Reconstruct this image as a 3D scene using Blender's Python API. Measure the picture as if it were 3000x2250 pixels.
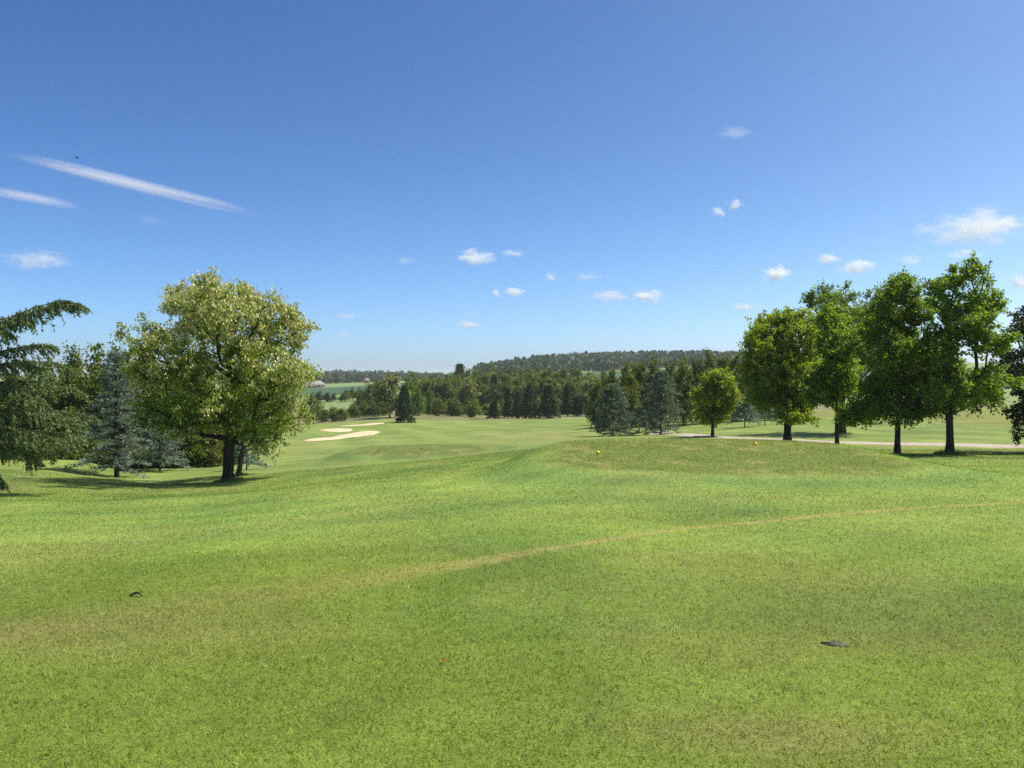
import bpy, math
import numpy as np

# ------------------------------------------------------------------ camera, world, sun, exposure
SC = bpy.context.scene
for o in list(bpy.data.objects):
    bpy.data.objects.remove(o)
COL = SC.collection
F, U0, VH = 2480.0, 1500.0, 1105.0        # focal length in photo pixels, centre column, horizon row
EYE = 1.6
cam_d = bpy.data.cameras.new('camera')
cam = bpy.data.objects.new('camera', cam_d)
COL.objects.link(cam)
cam.location = (0, 0, EYE)
cam.rotation_euler = (math.radians(90) - math.atan(20.0 / F), 0, 0)
cam_d.sensor_width = 36.0
cam_d.lens = 36.0 * F / 3000.0
cam_d.clip_start = 0.05
cam_d.clip_end = 90000
SC.camera = cam

SUN_EL, SUN_AZ = math.radians(58), math.radians(78)      # azimuth clockwise from the view direction (+Y)
world = bpy.data.worlds.new('World')
SC.world = world
world.use_nodes = True
wn = world.node_tree.nodes
wl = world.node_tree.links
sky = wn.new('ShaderNodeTexSky')
sky.sky_type = 'NISHITA'
sky.sun_disc = False
sky.sun_elevation = SUN_EL
sky.sun_rotation = SUN_AZ
sky.altitude = 100
sky.air_density = 0.4
sky.dust_density = 1.5
sky.ozone_density = 10.0
sep, com = wn.new('ShaderNodeSeparateColor'), wn.new('ShaderNodeCombineColor')      # phone-camera tone response of the whole sky
wl.new(sky.outputs[0], sep.inputs[0])
for ch, (pw, k) in enumerate(((1.58, 1.0), (1.36, .97), (1.05, 1.04))):
    a, b = wn.new('ShaderNodeMath'), wn.new('ShaderNodeMath')
    a.operation, b.operation = 'POWER', 'MULTIPLY'
    a.inputs[1].default_value, b.inputs[1].default_value = pw, k
    c = wn.new('ShaderNodeMath'); c.operation = 'MINIMUM'; c.inputs[1].default_value = 5.0      # the sun lamp stands for the glare itself
    wl.new(sep.outputs[ch], c.inputs[0]); wl.new(c.outputs[0], a.inputs[0]); wl.new(a.outputs[0], b.inputs[0]); wl.new(b.outputs[0], com.inputs[ch])
wl.new(com.outputs[0], wn['Background'].inputs[0])
wn['Background'].inputs[1].default_value = 0.15

sun_d = bpy.data.lights.new('sun', 'SUN')
sun_d.energy = 4.6
sun_d.angle = math.radians(0.53)
sun_d.color = (1.0, 0.95, 0.86)
sun = bpy.data.objects.new('sun', sun_d)
COL.objects.link(sun)
sv = np.array([math.cos(SUN_EL) * math.sin(SUN_AZ), math.cos(SUN_EL) * math.cos(SUN_AZ), math.sin(SUN_EL)])
from mathutils import Vector
sun.rotation_euler = Vector(sv).to_track_quat('Z', 'Y').to_euler()
sun.location = (30, 6, 60)

SC.view_settings.view_transform = 'Standard'
SC.view_settings.look = 'None'
SC.view_settings.exposure = 0.5
SC.view_settings.gamma = 1.0
SC.render.engine = 'CYCLES'
SC.cycles.max_bounces = 14
SC.cycles.diffuse_bounces = 3
SC.cycles.glossy_bounces = 2
SC.cycles.transmission_bounces = 4
SC.cycles.volume_bounces = 12
SC.cycles.transparent_max_bounces = 8
SC.cycles.use_denoising = False
SC.cycles.denoiser = 'OPENIMAGEDENOISE'
SC.cycles.denoising_input_passes = 'RGB_ALBEDO_NORMAL'
SC.cycles.denoising_prefilter = 'ACCURATE'
SC.cycles.sample_clamp_indirect = 4.0
SC.cycles.use_adaptive_sampling = True
SC.cycles.adaptive_threshold = 0.01

# ------------------------------------------------------------------ small helpers
def ss(a, b, x):
    t = np.clip((x - a) / (b - a), 0, 1)
    return t * t * (3 - 2 * t)

def vnoise(x, y, seed=0):
    xi, yi = np.floor(x).astype(np.int64), np.floor(y).astype(np.int64)
    fx, fy = x - xi, y - yi
    fx, fy = fx * fx * (3 - 2 * fx), fy * fy * (3 - 2 * fy)
    def h(a, b):
        n = (a * 374761393 + b * 668265263 + seed * 974634777) & 0x7fffffff
        n = ((n ^ (n >> 13)) * 1274126177) & 0x7fffffff
        return ((n ^ (n >> 16)) & 0xffff) / 65535.0
    a, b, c, d = h(xi, yi), h(xi + 1, yi), h(xi, yi + 1), h(xi + 1, yi + 1)
    return (a * (1 - fx) + b * fx) * (1 - fy) + (c * (1 - fx) + d * fx) * fy

def fbm(x, y, seed=0, octs=3):
    s, a, n = 0, 1.0, 0
    for k in range(octs):
        s = s + a * vnoise(x * 2 ** k, y * 2 ** k, seed + k * 17)
        n += a
        a *= 0.5
    return s / n

def pix(u, v, d):
    return np.array([(u - U0) / F * d, d, EYE - (v - VH) / F * d])

# ------------------------------------------------------------------ terrain height
CP = np.array([
    # u, v, depth: ground seen in the photograph
    (0, 2250, 3.75), (1500, 2250, 3.78), (3000, 2250, 3.8), (0, 1850, 6.3), (1000, 1700, 8.1), (3000, 1800, 6.7),
    (1390, 1640, 9.0), (2000, 1545, 11.6), (3000, 1465, 14.9), (1500, 1500, 14.5), (500, 1560, 14.2), (0, 1560, 14.8),
    (3000, 1380, 26), (2800, 1375, 28), (0, 1470, 27), (-200, 1452, 31), (600, 1470, 26), (1000, 1430, 27),
    (1300, 1400, 29), (1000, 1380, 40), (667, 1410, 42), (341, 1399, 50), (120, 1380, 47), (461, 1376, 57), (700, 1392, 46),
    (1100, 1352, 49), (1190, 1347, 57), (1400, 1330, 52), (1550, 1310, 52), (900, 1340, 75), (850, 1300, 105),
    (1000, 1279, 122), (700, 1262, 130), (1000, 1247, 150), (1200, 1238, 160), (1400, 1272, 110), (1500, 1242, 150),
    (1500, 1222, 190), (1660, 1232, 150), (1640, 1262, 105), (1600, 1282, 85), (1790, 1280, 82), (1940, 1277, 84),
    (2783, 1335, 39), (2630, 1327, 42), (2453, 1314, 46), (2307, 1298, 52), (2088, 1280, 65), (2700, 1301, 49.5),
    (3000, 1311, 46), (2467, 1272, 70), (2200, 1250, 85), (2900, 1214, 100), (2700, 1232, 88), (2900, 1196, 150),
    (1970, 1272, 76), (1900, 1240, 108), (2150, 1236, 110), (909, 1242, 165), (1148, 1222, 175), (1340, 1216, 205),
    (980, 1200, 260), (900, 1152, 600), (1000, 1124, 830), (1100, 1120, 830), (1400, 1212, 240), (1680, 1092, 720),
    (1480, 1098, 720), (1600, 1062, 1000), (2000, 1052, 1000), (1600, 1130, 430), (1200, 1140, 430), (2400, 1170, 300),
    (2900, 1150, 400), (200, 1240, 200), (200, 1150, 600), (200, 1110, 1000), (2900, 1065, 1000), (1290, 1106, 1000),
    (0, 1103, 3000), (1300, 1106, 3000), (2900, 1080, 3000), (0, 1105, 14000), (1300, 1106, 14000), (3000, 1100, 14000),
    (1500, 2250 + 6000, 0.5), (200, 2250 + 6000, 0.5), (2800, 2250 + 6000, 0.5),
], float)
_x = (CP[:, 0] - U0) / F * CP[:, 2]
_y = CP[:, 2]
_z = EYE - (CP[:, 1] - VH) / F * CP[:, 2]
_z[-3:] = 0.0
_T, _S = np.arctan2(_x, _y) * 2.2, np.log(np.hypot(_x, _y))

def _phi(r2):
    return 0.5 * r2 * np.log(np.maximum(r2, 1e-12))
_n = len(_x)
_A = np.zeros((_n + 3, _n + 3))
_A[:_n, :_n] = _phi((_T[:, None] - _T) ** 2 + (_S[:, None] - _S) ** 2) + np.eye(_n) * 2e-3
_A[:_n, _n:] = np.c_[np.ones(_n), _T, _S]
_A[_n:, :_n] = _A[:_n, _n:].T
_W = np.linalg.solve(_A, np.r_[_z, 0, 0, 0])

def _tps(th, s):
    out = _W[_n] + _W[_n + 1] * th * 2.2 + _W[_n + 2] * s
    for k in range(_n):
        out = out + _W[k] * _phi((th * 2.2 - _T[k]) ** 2 + (s - _S[k]) ** 2)
    return out

def rot2(x, y, cx, cy, a):
    c, s = math.cos(a), math.sin(a)
    return (x - cx) * c + (y - cy) * s, -(x - cx) * s + (y - cy) * c

def sd_rect(x, y, cx, cy, a, hx, hy, r):
    px, py = rot2(x, y, cx, cy, a)
    qx, qy = np.abs(px) - hx + r, np.abs(py) - hy + r
    return np.hypot(np.maximum(qx, 0), np.maximum(qy, 0)) + np.minimum(np.maximum(qx, qy), 0) - r

TEE1 = (6.6, 27.6, -0.12, 4.9, 6.3, 3.0, -0.76)      # yellow tee: x, y, angle, half sizes, corner, height
TEE2 = (-7.0, 65.5, 0.10, 4.8, 5.4, 3.0, -3.92)      # forward tee
TEE3 = (-31.0, 52.0, 0.1, 3.4, 3.0, 2.2, -3.72)      # small tee at the left edge

def sd_tee(x, y, t):
    return sd_rect(x, y, t[0], t[1], t[2], t[3], t[4], t[5])

def height(x, y):
    x, y = np.asarray(x, float), np.asarray(y, float)
    th = np.arctan2(x, y)
    r = np.maximum(np.hypot(x, y), 0.4)
    s = np.log(r)
    lim = 0.72
    z = _tps(np.clip(th, -lim, lim), s)
    back = ss(lim, math.pi, np.abs(th))
    if np.any(back > 0):
        z0 = _tps(np.zeros_like(th), np.minimum(s, math.log(40)))
        z = z * (1 - back) + z0 * back
    z = z + (fbm(x * 0.11, y * 0.11, 5) - 0.5) * 0.30 * ss(6, 30, r) * (1 - ss(300, 800, r))
    z = z + (fbm(x * 0.45, y * 0.45, 9) - 0.5) * 0.07 * ss(2, 6, r) * (1 - ss(120, 300, r))
    for t, w in ((TEE1, 3.4), (TEE2, 4.0), (TEE3, 3.0)):
        m = 1 - ss(0.0, w, sd_tee(x, y, t))
        z = z * (1 - m) + (t[6] + (z - t[6]) * 0.12) * m
    # hollow in front of the greenside bunkers, low ridges behind them
    return z

def ground(u, v, d0=3.0, d1=1200.0):
    d = np.exp(np.linspace(math.log(d0), math.log(d1), 1500))
    x, zr = (u - U0) / F * d, EYE - (v - VH) / F * d
    hit = np.nonzero(height(x, d) >= zr)[0]
    k = hit[0] if len(hit) else -1
    return np.array([x[k], d[k], float(height(x[k], d[k]))])

def on(u, d):
    x = (u - U0) / F * d
    return np.array([x, d, float(height(x, d))])

# ------------------------------------------------------------------ object helpers
def tag(o, label=None, cat=None, group=None, kind=None):
    if label: o['label'] = label
    if cat: o['category'] = cat
    if group: o['group'] = group
    if kind: o['kind'] = kind
    return o

def empty(name, loc):
    o = bpy.data.objects.new(name, None)
    o.location = [float(c) for c in loc]
    o.empty_display_size = 0.3
    COL.objects.link(o)
    return o

def mesh(name, verts, faces, mat, parent=None, smooth=False, colors=None):
    """faces: list of (n,k) int arrays"""
    if isinstance(faces, np.ndarray):
        faces = [faces]
    me = bpy.data.meshes.new(name)
    nv = len(verts)
    me.vertices.add(nv)
    me.vertices.foreach_set('co', np.ascontiguousarray(verts, np.float32).ravel())
    loops = np.concatenate([f.ravel() for f in faces]).astype(np.int32)
    tot = np.concatenate([np.full(len(f), f.shape[1], np.int32) for f in faces])
    start = np.r_[0, np.cumsum(tot)[:-1]].astype(np.int32)
    me.loops.add(len(loops))
    me.loops.foreach_set('vertex_index', loops)
    me.polygons.add(len(tot))
    me.polygons.foreach_set('loop_start', start)
    me.polygons.foreach_set('loop_total', tot)
    if smooth:
        me.polygons.foreach_set('use_smooth', np.ones(len(tot), bool))
    if colors is not None:
        at = me.color_attributes.new('albedo', 'FLOAT_COLOR', 'POINT')
        at.data.foreach_set('color', np.c_[colors, np.ones(nv)].astype(np.float32).ravel())
    me.update(calc_edges=True)
    me.materials.append(mat)
    o = bpy.data.objects.new(name, me)
    COL.objects.link(o)
    if parent is not None:
        o.parent = parent
    return o

def norm(a):
    return a / np.maximum(np.linalg.norm(a, axis=-1, keepdims=True), 1e-9)

class MB:
    def __init__(self):
        self.v, self.q, self.t, self.n = [], [], [], 0
    def add(self, v, q=None, t=None):
        self.v.append(np.asarray(v, float))
        if q is not None: self.q.append(np.asarray(q, int) + self.n)
        if t is not None: self.t.append(np.asarray(t, int) + self.n)
        self.n += len(v)
    def tube(self, pts, rad, sides=7, cap=True, wob=0.0, rng=None):
        pts, rad = np.asarray(pts, float), np.asarray(rad, float)
        k = len(pts)
        tan = norm(np.gradient(pts, axis=0))
        ref = np.array([0.31, 0.95, 0.05]) if abs(tan[0][2]) > 0.6 else np.array([0, 0, 1.0])
        a = norm(np.cross(tan, ref))
        b = np.cross(tan, a)
        ang = np.arange(sides) / sides * 2 * math.pi
        rr = rad[:, None] * np.ones(sides)
        if wob and rng is not None:
            rr = rr * (1 + wob * rng.normal(size=(k, sides)))
        ring = pts[:, None] + rr[..., None] * (np.cos(ang)[None, :, None] * a[:, None] + np.sin(ang)[None, :, None] * b[:, None])
        i = np.arange(k - 1)[:, None] * sides
        j = np.arange(sides)[None]
        j2 = (j + 1) % sides
        q = np.stack([i + j, i + j2, i + sides + j2, i + sides + j], -1).reshape(-1, 4)
        v = ring.reshape(-1, 3)
        self.add(v, q=q)
        if cap:
            self.add(np.r_[ring[-1], pts[-1:]], t=np.array([(x, (x + 1) % sides, sides) for x in range(sides)]))
    def box(self, lo, hi):
        x0, y0, z0 = lo; x1, y1, z1 = hi
        v = [(x0,y0,z0),(x1,y0,z0),(x1,y1,z0),(x0,y1,z0),(x0,y0,z1),(x1,y0,z1),(x1,y1,z1),(x0,y1,z1)]
        self.add(v, q=[(0,3,2,1),(4,5,6,7),(0,1,5,4),(1,2,6,5),(2,3,7,6),(3,0,4,7)])
    def build(self, name, mat, parent=None, smooth=False):
        f = []
        if self.q: f.append(np.concatenate(self.q))
        if self.t: f.append(np.concatenate(self.t))
        return mesh(name, np.concatenate(self.v), f, mat, parent, smooth)

def leaf_arrays(c, ax, nrm, L, W, fold=0.18):
    """kite-shaped leaves: one quad each"""
    ax = norm(ax)
    side = norm(np.cross(ax, nrm))
    n2 = np.cross(side, ax)
    L, W = L[:, None], W[:, None]
    v = np.stack([c, c + ax * L * .42 + side * W * .5 + n2 * W * fold, c + ax * L, c + ax * L * .42 - side * W * .5 + n2 * W * fold], 1)
    return v.reshape(-1, 3), np.arange(len(c) * 4).reshape(-1, 4)

# ------------------------------------------------------------------ materials
def mat_new(name):
    m = bpy.data.materials.new(name)
    m.use_nodes = True
    nt = m.node_tree
    for n in list(nt.nodes):
        nt.nodes.remove(n)
    out = nt.nodes.new('ShaderNodeOutputMaterial')
    return m, nt, out

def N(nt, typ, **kw):
    n = nt.nodes.new(typ)
    for k, v in kw.items():
        if k == 'inp':
            for a, b in v.items():
                n.inputs[a].default_value = b
        else:
            setattr(n, k, v)
    return n

def ramp(nt, fac, stops):
    r = nt.nodes.new('ShaderNodeValToRGB')
    e = r.color_ramp.elements
    while len(e) < len(stops): e.new(0.5)
    for el, (p, c) in zip(e, stops):
        el.position = p
        el.color = (c[0], c[1], c[2], 1)
    nt.links.new(fac, r.inputs[0])
    return r

def leaf_mat(name, c0, c1, trans=0.35, tcol=None, rough=0.5, spec=0.35):
    m, nt, out = mat_new(name)
    L = nt.links.new
    geo = N(nt, 'ShaderNodeNewGeometry')
    tc = N(nt, 'ShaderNodeTexCoord')
    nz = N(nt, 'ShaderNodeTexNoise', inp={'Scale': 0.7, 'Detail': 2.0})
    L(tc.outputs['Object'], nz.inputs['Vector'])
    mx = N(nt, 'ShaderNodeMath', operation='MULTIPLY_ADD', inp={1: 0.65})
    L(geo.outputs['Random Per Island'], mx.inputs[0])
    s2 = N(nt, 'ShaderNodeMath', operation='MULTIPLY_ADD', inp={1: 1.1, 2: -0.38})
    L(nz.outputs['Fac'], s2.inputs[0])
    L(s2.outputs[0], mx.inputs[2])
    oi = N(nt, 'ShaderNodeObjectInfo')
    cr = ramp(nt, mx.outputs[0], [(0.0, c0), (1.0, c1)])
    hs = N(nt, 'ShaderNodeHueSaturation')
    va = N(nt, 'ShaderNodeMath', operation='MULTIPLY_ADD', inp={1: 0.3, 2: 0.85})
    L(oi.outputs['Random'], va.inputs[0])
    L(va.outputs[0], hs.inputs['Value'])
    L(cr.outputs[0], hs.inputs['Color'])
    p = N(nt, 'ShaderNodeBsdfPrincipled', inp={'Roughness': rough, 'Specular IOR Level': spec})
    L(hs.outputs[0], p.inputs['Base Color'])
    tr = N(nt, 'ShaderNodeBsdfTranslucent')
    tm = N(nt, 'ShaderNodeMix', data_type='RGBA', blend_type='MULTIPLY')
    tm.inputs[0].default_value = 1.0
    L(hs.outputs[0], tm.inputs[6])
    tm.inputs[7].default_value = (*(tcol or (1.5, 1.6, 0.6)), 1)
    L(tm.outputs[2], tr.inputs[0])
    ms = N(nt, 'ShaderNodeMixShader', inp={0: trans})
    L(p.outputs[0], ms.inputs[1]); L(tr.outputs[0], ms.inputs[2]); L(ms.outputs[0], out.inputs[0])
    return m

def bark_mat(name, c0, c1, scale=6.0):
    m, nt, out = mat_new(name)
    L = nt.links.new
    tc = N(nt, 'ShaderNodeTexCoord')
    mp = N(nt, 'ShaderNodeMapping', inp={'Scale': (1, 1, 0.16)})
    L(tc.outputs['Object'], mp.inputs[0])
    nz = N(nt, 'ShaderNodeTexNoise', inp={'Scale': scale * 3, 'Detail': 5.0, 'Roughness': 0.65})
    L(mp.outputs[0], nz.inputs['Vector'])
    vo = N(nt, 'ShaderNodeTexVoronoi', inp={'Scale': scale * 2})
    L(mp.outputs[0], vo.inputs['Vector'])
    mu = N(nt, 'ShaderNodeMath', operation='MULTIPLY')
    L(nz.outputs['Fac'], mu.inputs[0]); L(vo.outputs['Distance'], mu.inputs[1])
    cr = ramp(nt, mu.outputs[0], [(0.05, c0), (0.45, c1)])
    p = N(nt, 'ShaderNodeBsdfPrincipled', inp={'Roughness': 0.9, 'Specular IOR Level': 0.1})
    L(cr.outputs[0], p.inputs['Base Color'])
    b = N(nt, 'ShaderNodeBump', inp={'Strength': 0.8, 'Distance': 0.05})
    L(mu.outputs[0], b.inputs['Height']); L(b.outputs[0], p.inputs['Normal'])
    L(p.outputs[0], out.inputs[0])
    return m

def plain_mat(name, c0, c1, scale=20.0, rough=0.7, spec=0.3, bump=0.2, bd=0.01):
    m, nt, out = mat_new(name)
    L = nt.links.new
    tc = N(nt, 'ShaderNodeTexCoord')
    nz = N(nt, 'ShaderNodeTexNoise', inp={'Scale': scale, 'Detail': 5.0, 'Roughness': 0.6})
    L(tc.outputs['Object'], nz.inputs['Vector'])
    cr = ramp(nt, nz.outputs['Fac'], [(0.3, c0), (0.7, c1)])
    p = N(nt, 'ShaderNodeBsdfPrincipled', inp={'Roughness': rough, 'Specular IOR Level': spec})
    L(cr.outputs[0], p.inputs['Base Color'])
    b = N(nt, 'ShaderNodeBump', inp={'Strength': bump, 'Distance': bd})
    L(nz.outputs['Fac'], b.inputs['Height']); L(b.outputs[0], p.inputs['Normal'])
    L(p.outputs[0], out.inputs[0])
    return m

def turf_mat():
    m, nt, out = mat_new('turf')
    L = nt.links.new
    at = N(nt, 'ShaderNodeAttribute', attribute_name='albedo')
    geo = N(nt, 'ShaderNodeNewGeometry')
    fac = None
    for sc, lo, hi in ((3.0, 0.86, 1.16), (14.0, 0.78, 1.24), (70.0, 0.6, 1.45)):
        nz = N(nt, 'ShaderNodeTexNoise', inp={'Scale': sc, 'Detail': 3.0, 'Roughness': 0.6})
        L(geo.outputs['Position'], nz.inputs['Vector'])
        mr = N(nt, 'ShaderNodeMapRange', inp={1: 0.28, 2: 0.72, 3: lo, 4: hi})
        L(nz.outputs['Fac'], mr.inputs[0])
        if fac is None: fac = mr.outputs[0]
        else:
            mu = N(nt, 'ShaderNodeMath', operation='MULTIPLY')
            L(fac, mu.inputs[0]); L(mr.outputs[0], mu.inputs[1])
            fac = mu.outputs[0]
    mx = N(nt, 'ShaderNodeVectorMath', operation='SCALE')
    L(at.outputs['Color'], mx.inputs[0]); L(fac, mx.inputs['Scale'])
    p = N(nt, 'ShaderNodeBsdfPrincipled', inp={'Roughness': 0.85, 'Specular IOR Level': 0.15})
    L(mx.outputs[0], p.inputs['Base Color'])
    b = N(nt, 'ShaderNodeBump', inp={'Strength': 0.5, 'Distance': 0.03})
    L(fac, b.inputs['Height']); L(b.outputs[0], p.inputs['Normal'])
    L(p.outputs[0], out.inputs[0])
    return m

def blade_mat():
    m, nt, out = mat_new('grass_blade')
    L = nt.links.new
    at = N(nt, 'ShaderNodeAttribute', attribute_name='albedo')
    geo = N(nt, 'ShaderNodeNewGeometry')
    mr = N(nt, 'ShaderNodeMapRange', inp={1: 0.0, 2: 1.0, 3: 0.6, 4: 1.85})
    L(geo.outputs['Random Per Island'], mr.inputs[0])
    mx = N(nt, 'ShaderNodeVectorMath', operation='SCALE')
    L(at.outputs['Color'], mx.inputs[0]); L(mr.outputs[0], mx.inputs['Scale'])
    p = N(nt, 'ShaderNodeBsdfPrincipled', inp={'Roughness': 0.55, 'Specular IOR Level': 0.22})
    L(mx.outputs[0], p.inputs['Base Color'])
    tr = N(nt, 'ShaderNodeBsdfTranslucent')
    tm = N(nt, 'ShaderNodeMix', data_type='RGBA', blend_type='MULTIPLY')
    tm.inputs[0].default_value = 1.0
    L(mx.outputs[0], tm.inputs[6]); tm.inputs[7].default_value = (1.3, 1.3, 0.7, 1)
    L(tm.outputs[2], tr.inputs[0])
    ms = N(nt, 'ShaderNodeMixShader', inp={0: 0.4})
    L(p.outputs[0], ms.inputs[1]); L(tr.outputs[0], ms.inputs[2]); L(ms.outputs[0], out.inputs[0])
    return m

M = {
    'turf': turf_mat(), 'blade': blade_mat(),
    'robinia': leaf_mat('robinia_leaf', (.085, .13, .014), (.25, .32, .035), 0.48),
    'blossom': leaf_mat('robinia_blossom', (.46, .45, .16), (.74, .70, .36), 0.3, (1.0, 1.0, .8), 0.6, 0.2),
    'maple': leaf_mat('maple_leaf', (.082, .138, .012), (.23, .325, .03), 0.54),
    'maple_yellow': leaf_mat('yellow_maple_leaf', (.095, .138, .012), (.265, .31, .03), 0.54),
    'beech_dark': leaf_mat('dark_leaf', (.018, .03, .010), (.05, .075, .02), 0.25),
    'olive': leaf_mat('olive_leaf', (.05, .075, .012), (.155, .18, .028), 0.4),
    'mid': leaf_mat('broad_leaf', (.062, .10, .015), (.18, .225, .032), 0.42),
    'dark': leaf_mat('deep_green_leaf', (.038, .064, .014), (.112, .145, .026), 0.36),
    'bright': leaf_mat('fresh_leaf', (.05, .11, .015), (.14, .24, .035), 0.4),
    'bluecedar': leaf_mat('blue_needle', (.10, .14, .108), (.34, .42, .345), 0.2, (1.1, 1.2, .9), 0.6, 0.2),
    'greycedar': leaf_mat('grey_green_needle', (.06, .09, .056), (.21, .26, .175), 0.18, (1.1, 1.2, .9), 0.6, 0.2),
    'deodar': leaf_mat('deodar_needle', (.075, .112, .038), (.22, .28, .11), 0.28, (1.2, 1.3, .8), 0.6, 0.2),
    'spruce': leaf_mat('spruce_needle', (.028, .058, .022), (.085, .135, .045), 0.12, (1.2, 1.3, .8), 0.6, 0.2),
    'pine': leaf_mat('pine_needle', (.035, .06, .02), (.09, .12, .045), 0.12, (1.2, 1.3, .8), 0.6, 0.2),
    'farleaf': leaf_mat('far_leaf', (.034, .060, .024), (.062, .094, .034), 0.2),
    'tallgrass': leaf_mat('tall_grass', (.06, .10, .02), (.17, .22, .06), 0.4),
    'bark': bark_mat('bark', (.035, .027, .02), (.12, .095, .075)),
    'bark_dark': bark_mat('dark_bark', (.018, .014, .011), (.07, .055, .045)),
    'bark_pine': bark_mat('pine_bark', (.10, .06, .045), (.24, .16, .12)),
    'sand': plain_mat('bunker_sand', (.46, .385, .24), (.58, .49, .325), 1.5, 0.9, 0.1, 0.5, 0.05),
    'gravel': plain_mat('path_gravel', (.30, .255, .21), (.46, .395, .33), 3.0, 0.95, 0.1, 0.6, 0.02),
    'yellow': plain_mat('yellow_plastic', (.80, .55, .01), (.86, .62, .015), 30, 0.35, 0.5, 0.02),
    'red': plain_mat('red_plastic', (.5, .08, .02), (.6, .11, .03), 30, 0.4, 0.5, 0.02),
    'spike': plain_mat('dark_metal', (.03, .03, .03), (.06, .06, .06), 30, 0.5, 0.5, 0.02),
    'clod': plain_mat('dry_clippings', (.07, .072, .05), (.17, .17, .12), 60, 0.95, 0.1, 1.0, 0.01),
    'twig': plain_mat('dead_twig', (.03, .024, .016), (.08, .06, .04), 60, 0.9, 0.1, 0.5),
    'petal': plain_mat('red_petal', (.6, .06, .03), (.75, .16, .09), 60, 0.5, 0.3, 0.1),
    'roof_grey': plain_mat('grey_roof_sheet', (.21, .19, .18), (.31, .285, .265), 0.6, 0.8, 0.2, 0.2),
    'roof_red': plain_mat('clay_roof', (.19, .125, .10), (.26, .17, .13), 0.8, 0.8, 0.2, 0.2),
    'brick': plain_mat('brown_brick', (.18, .11, .085), (.28, .18, .14), 1.5, 0.9, 0.1, 0.2),
    'door': plain_mat('dark_opening', (.03, .03, .03), (.05, .05, .045), 2, 0.6, 0.3, 0.1),
    'bird': plain_mat('dark_plumage', (.02, .02, .025), (.04, .04, .045), 40, 0.7, 0.2, 0.1),
    'white_metal': plain_mat('white_metal', (.75, .75, .77), (.8, .8, .82), 3, 0.35, 0.5, 0.02),
}

# ------------------------------------------------------------------ turf colour by place (mowing, wear, crops, some brightness and shade painted in)
TRK = np.array([(-9.0, 5.0), (-3.75, 6.2), (-1.65, 8.0), (-0.4, 8.9), (0.85, 10.2), (2.4, 11.6), (5.0, 13.2), (9.0, 14.9), (16, 17.2)])
LINE_MOW = np.array([(-30., 22.), (-16., 25.5), (-9., 29.), (-3.5, 34), (0, 40), (4, 52)])

def seg_dist(x, y, P):
    best = np.full(x.shape, 1e9)
    for (ax, ay), (bx, by) in zip(P[:-1], P[1:]):
        dx, dy = bx - ax, by - ay
        t = np.clip(((x - ax) * dx + (y - ay) * dy) / (dx * dx + dy * dy), 0, 1)
        best = np.minimum(best, np.hypot(x - ax - t * dx, y - ay - t * dy))
    return best

C_FAIR = np.array([.162, .218, .048])
C_NEAR = np.array([.164, .228, .032])
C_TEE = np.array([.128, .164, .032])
C_ROUGH = np.array([.172, .188, .042])
C_DRY = np.array([.275, .245, .090])
C_TRK = np.array([.37, .310, .115])
C_HAY = np.array([.170, .175, .075])
C_CROP = np.array([.040, .090, .038])
C_PALE = np.array([.16, .22, .075])

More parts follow.
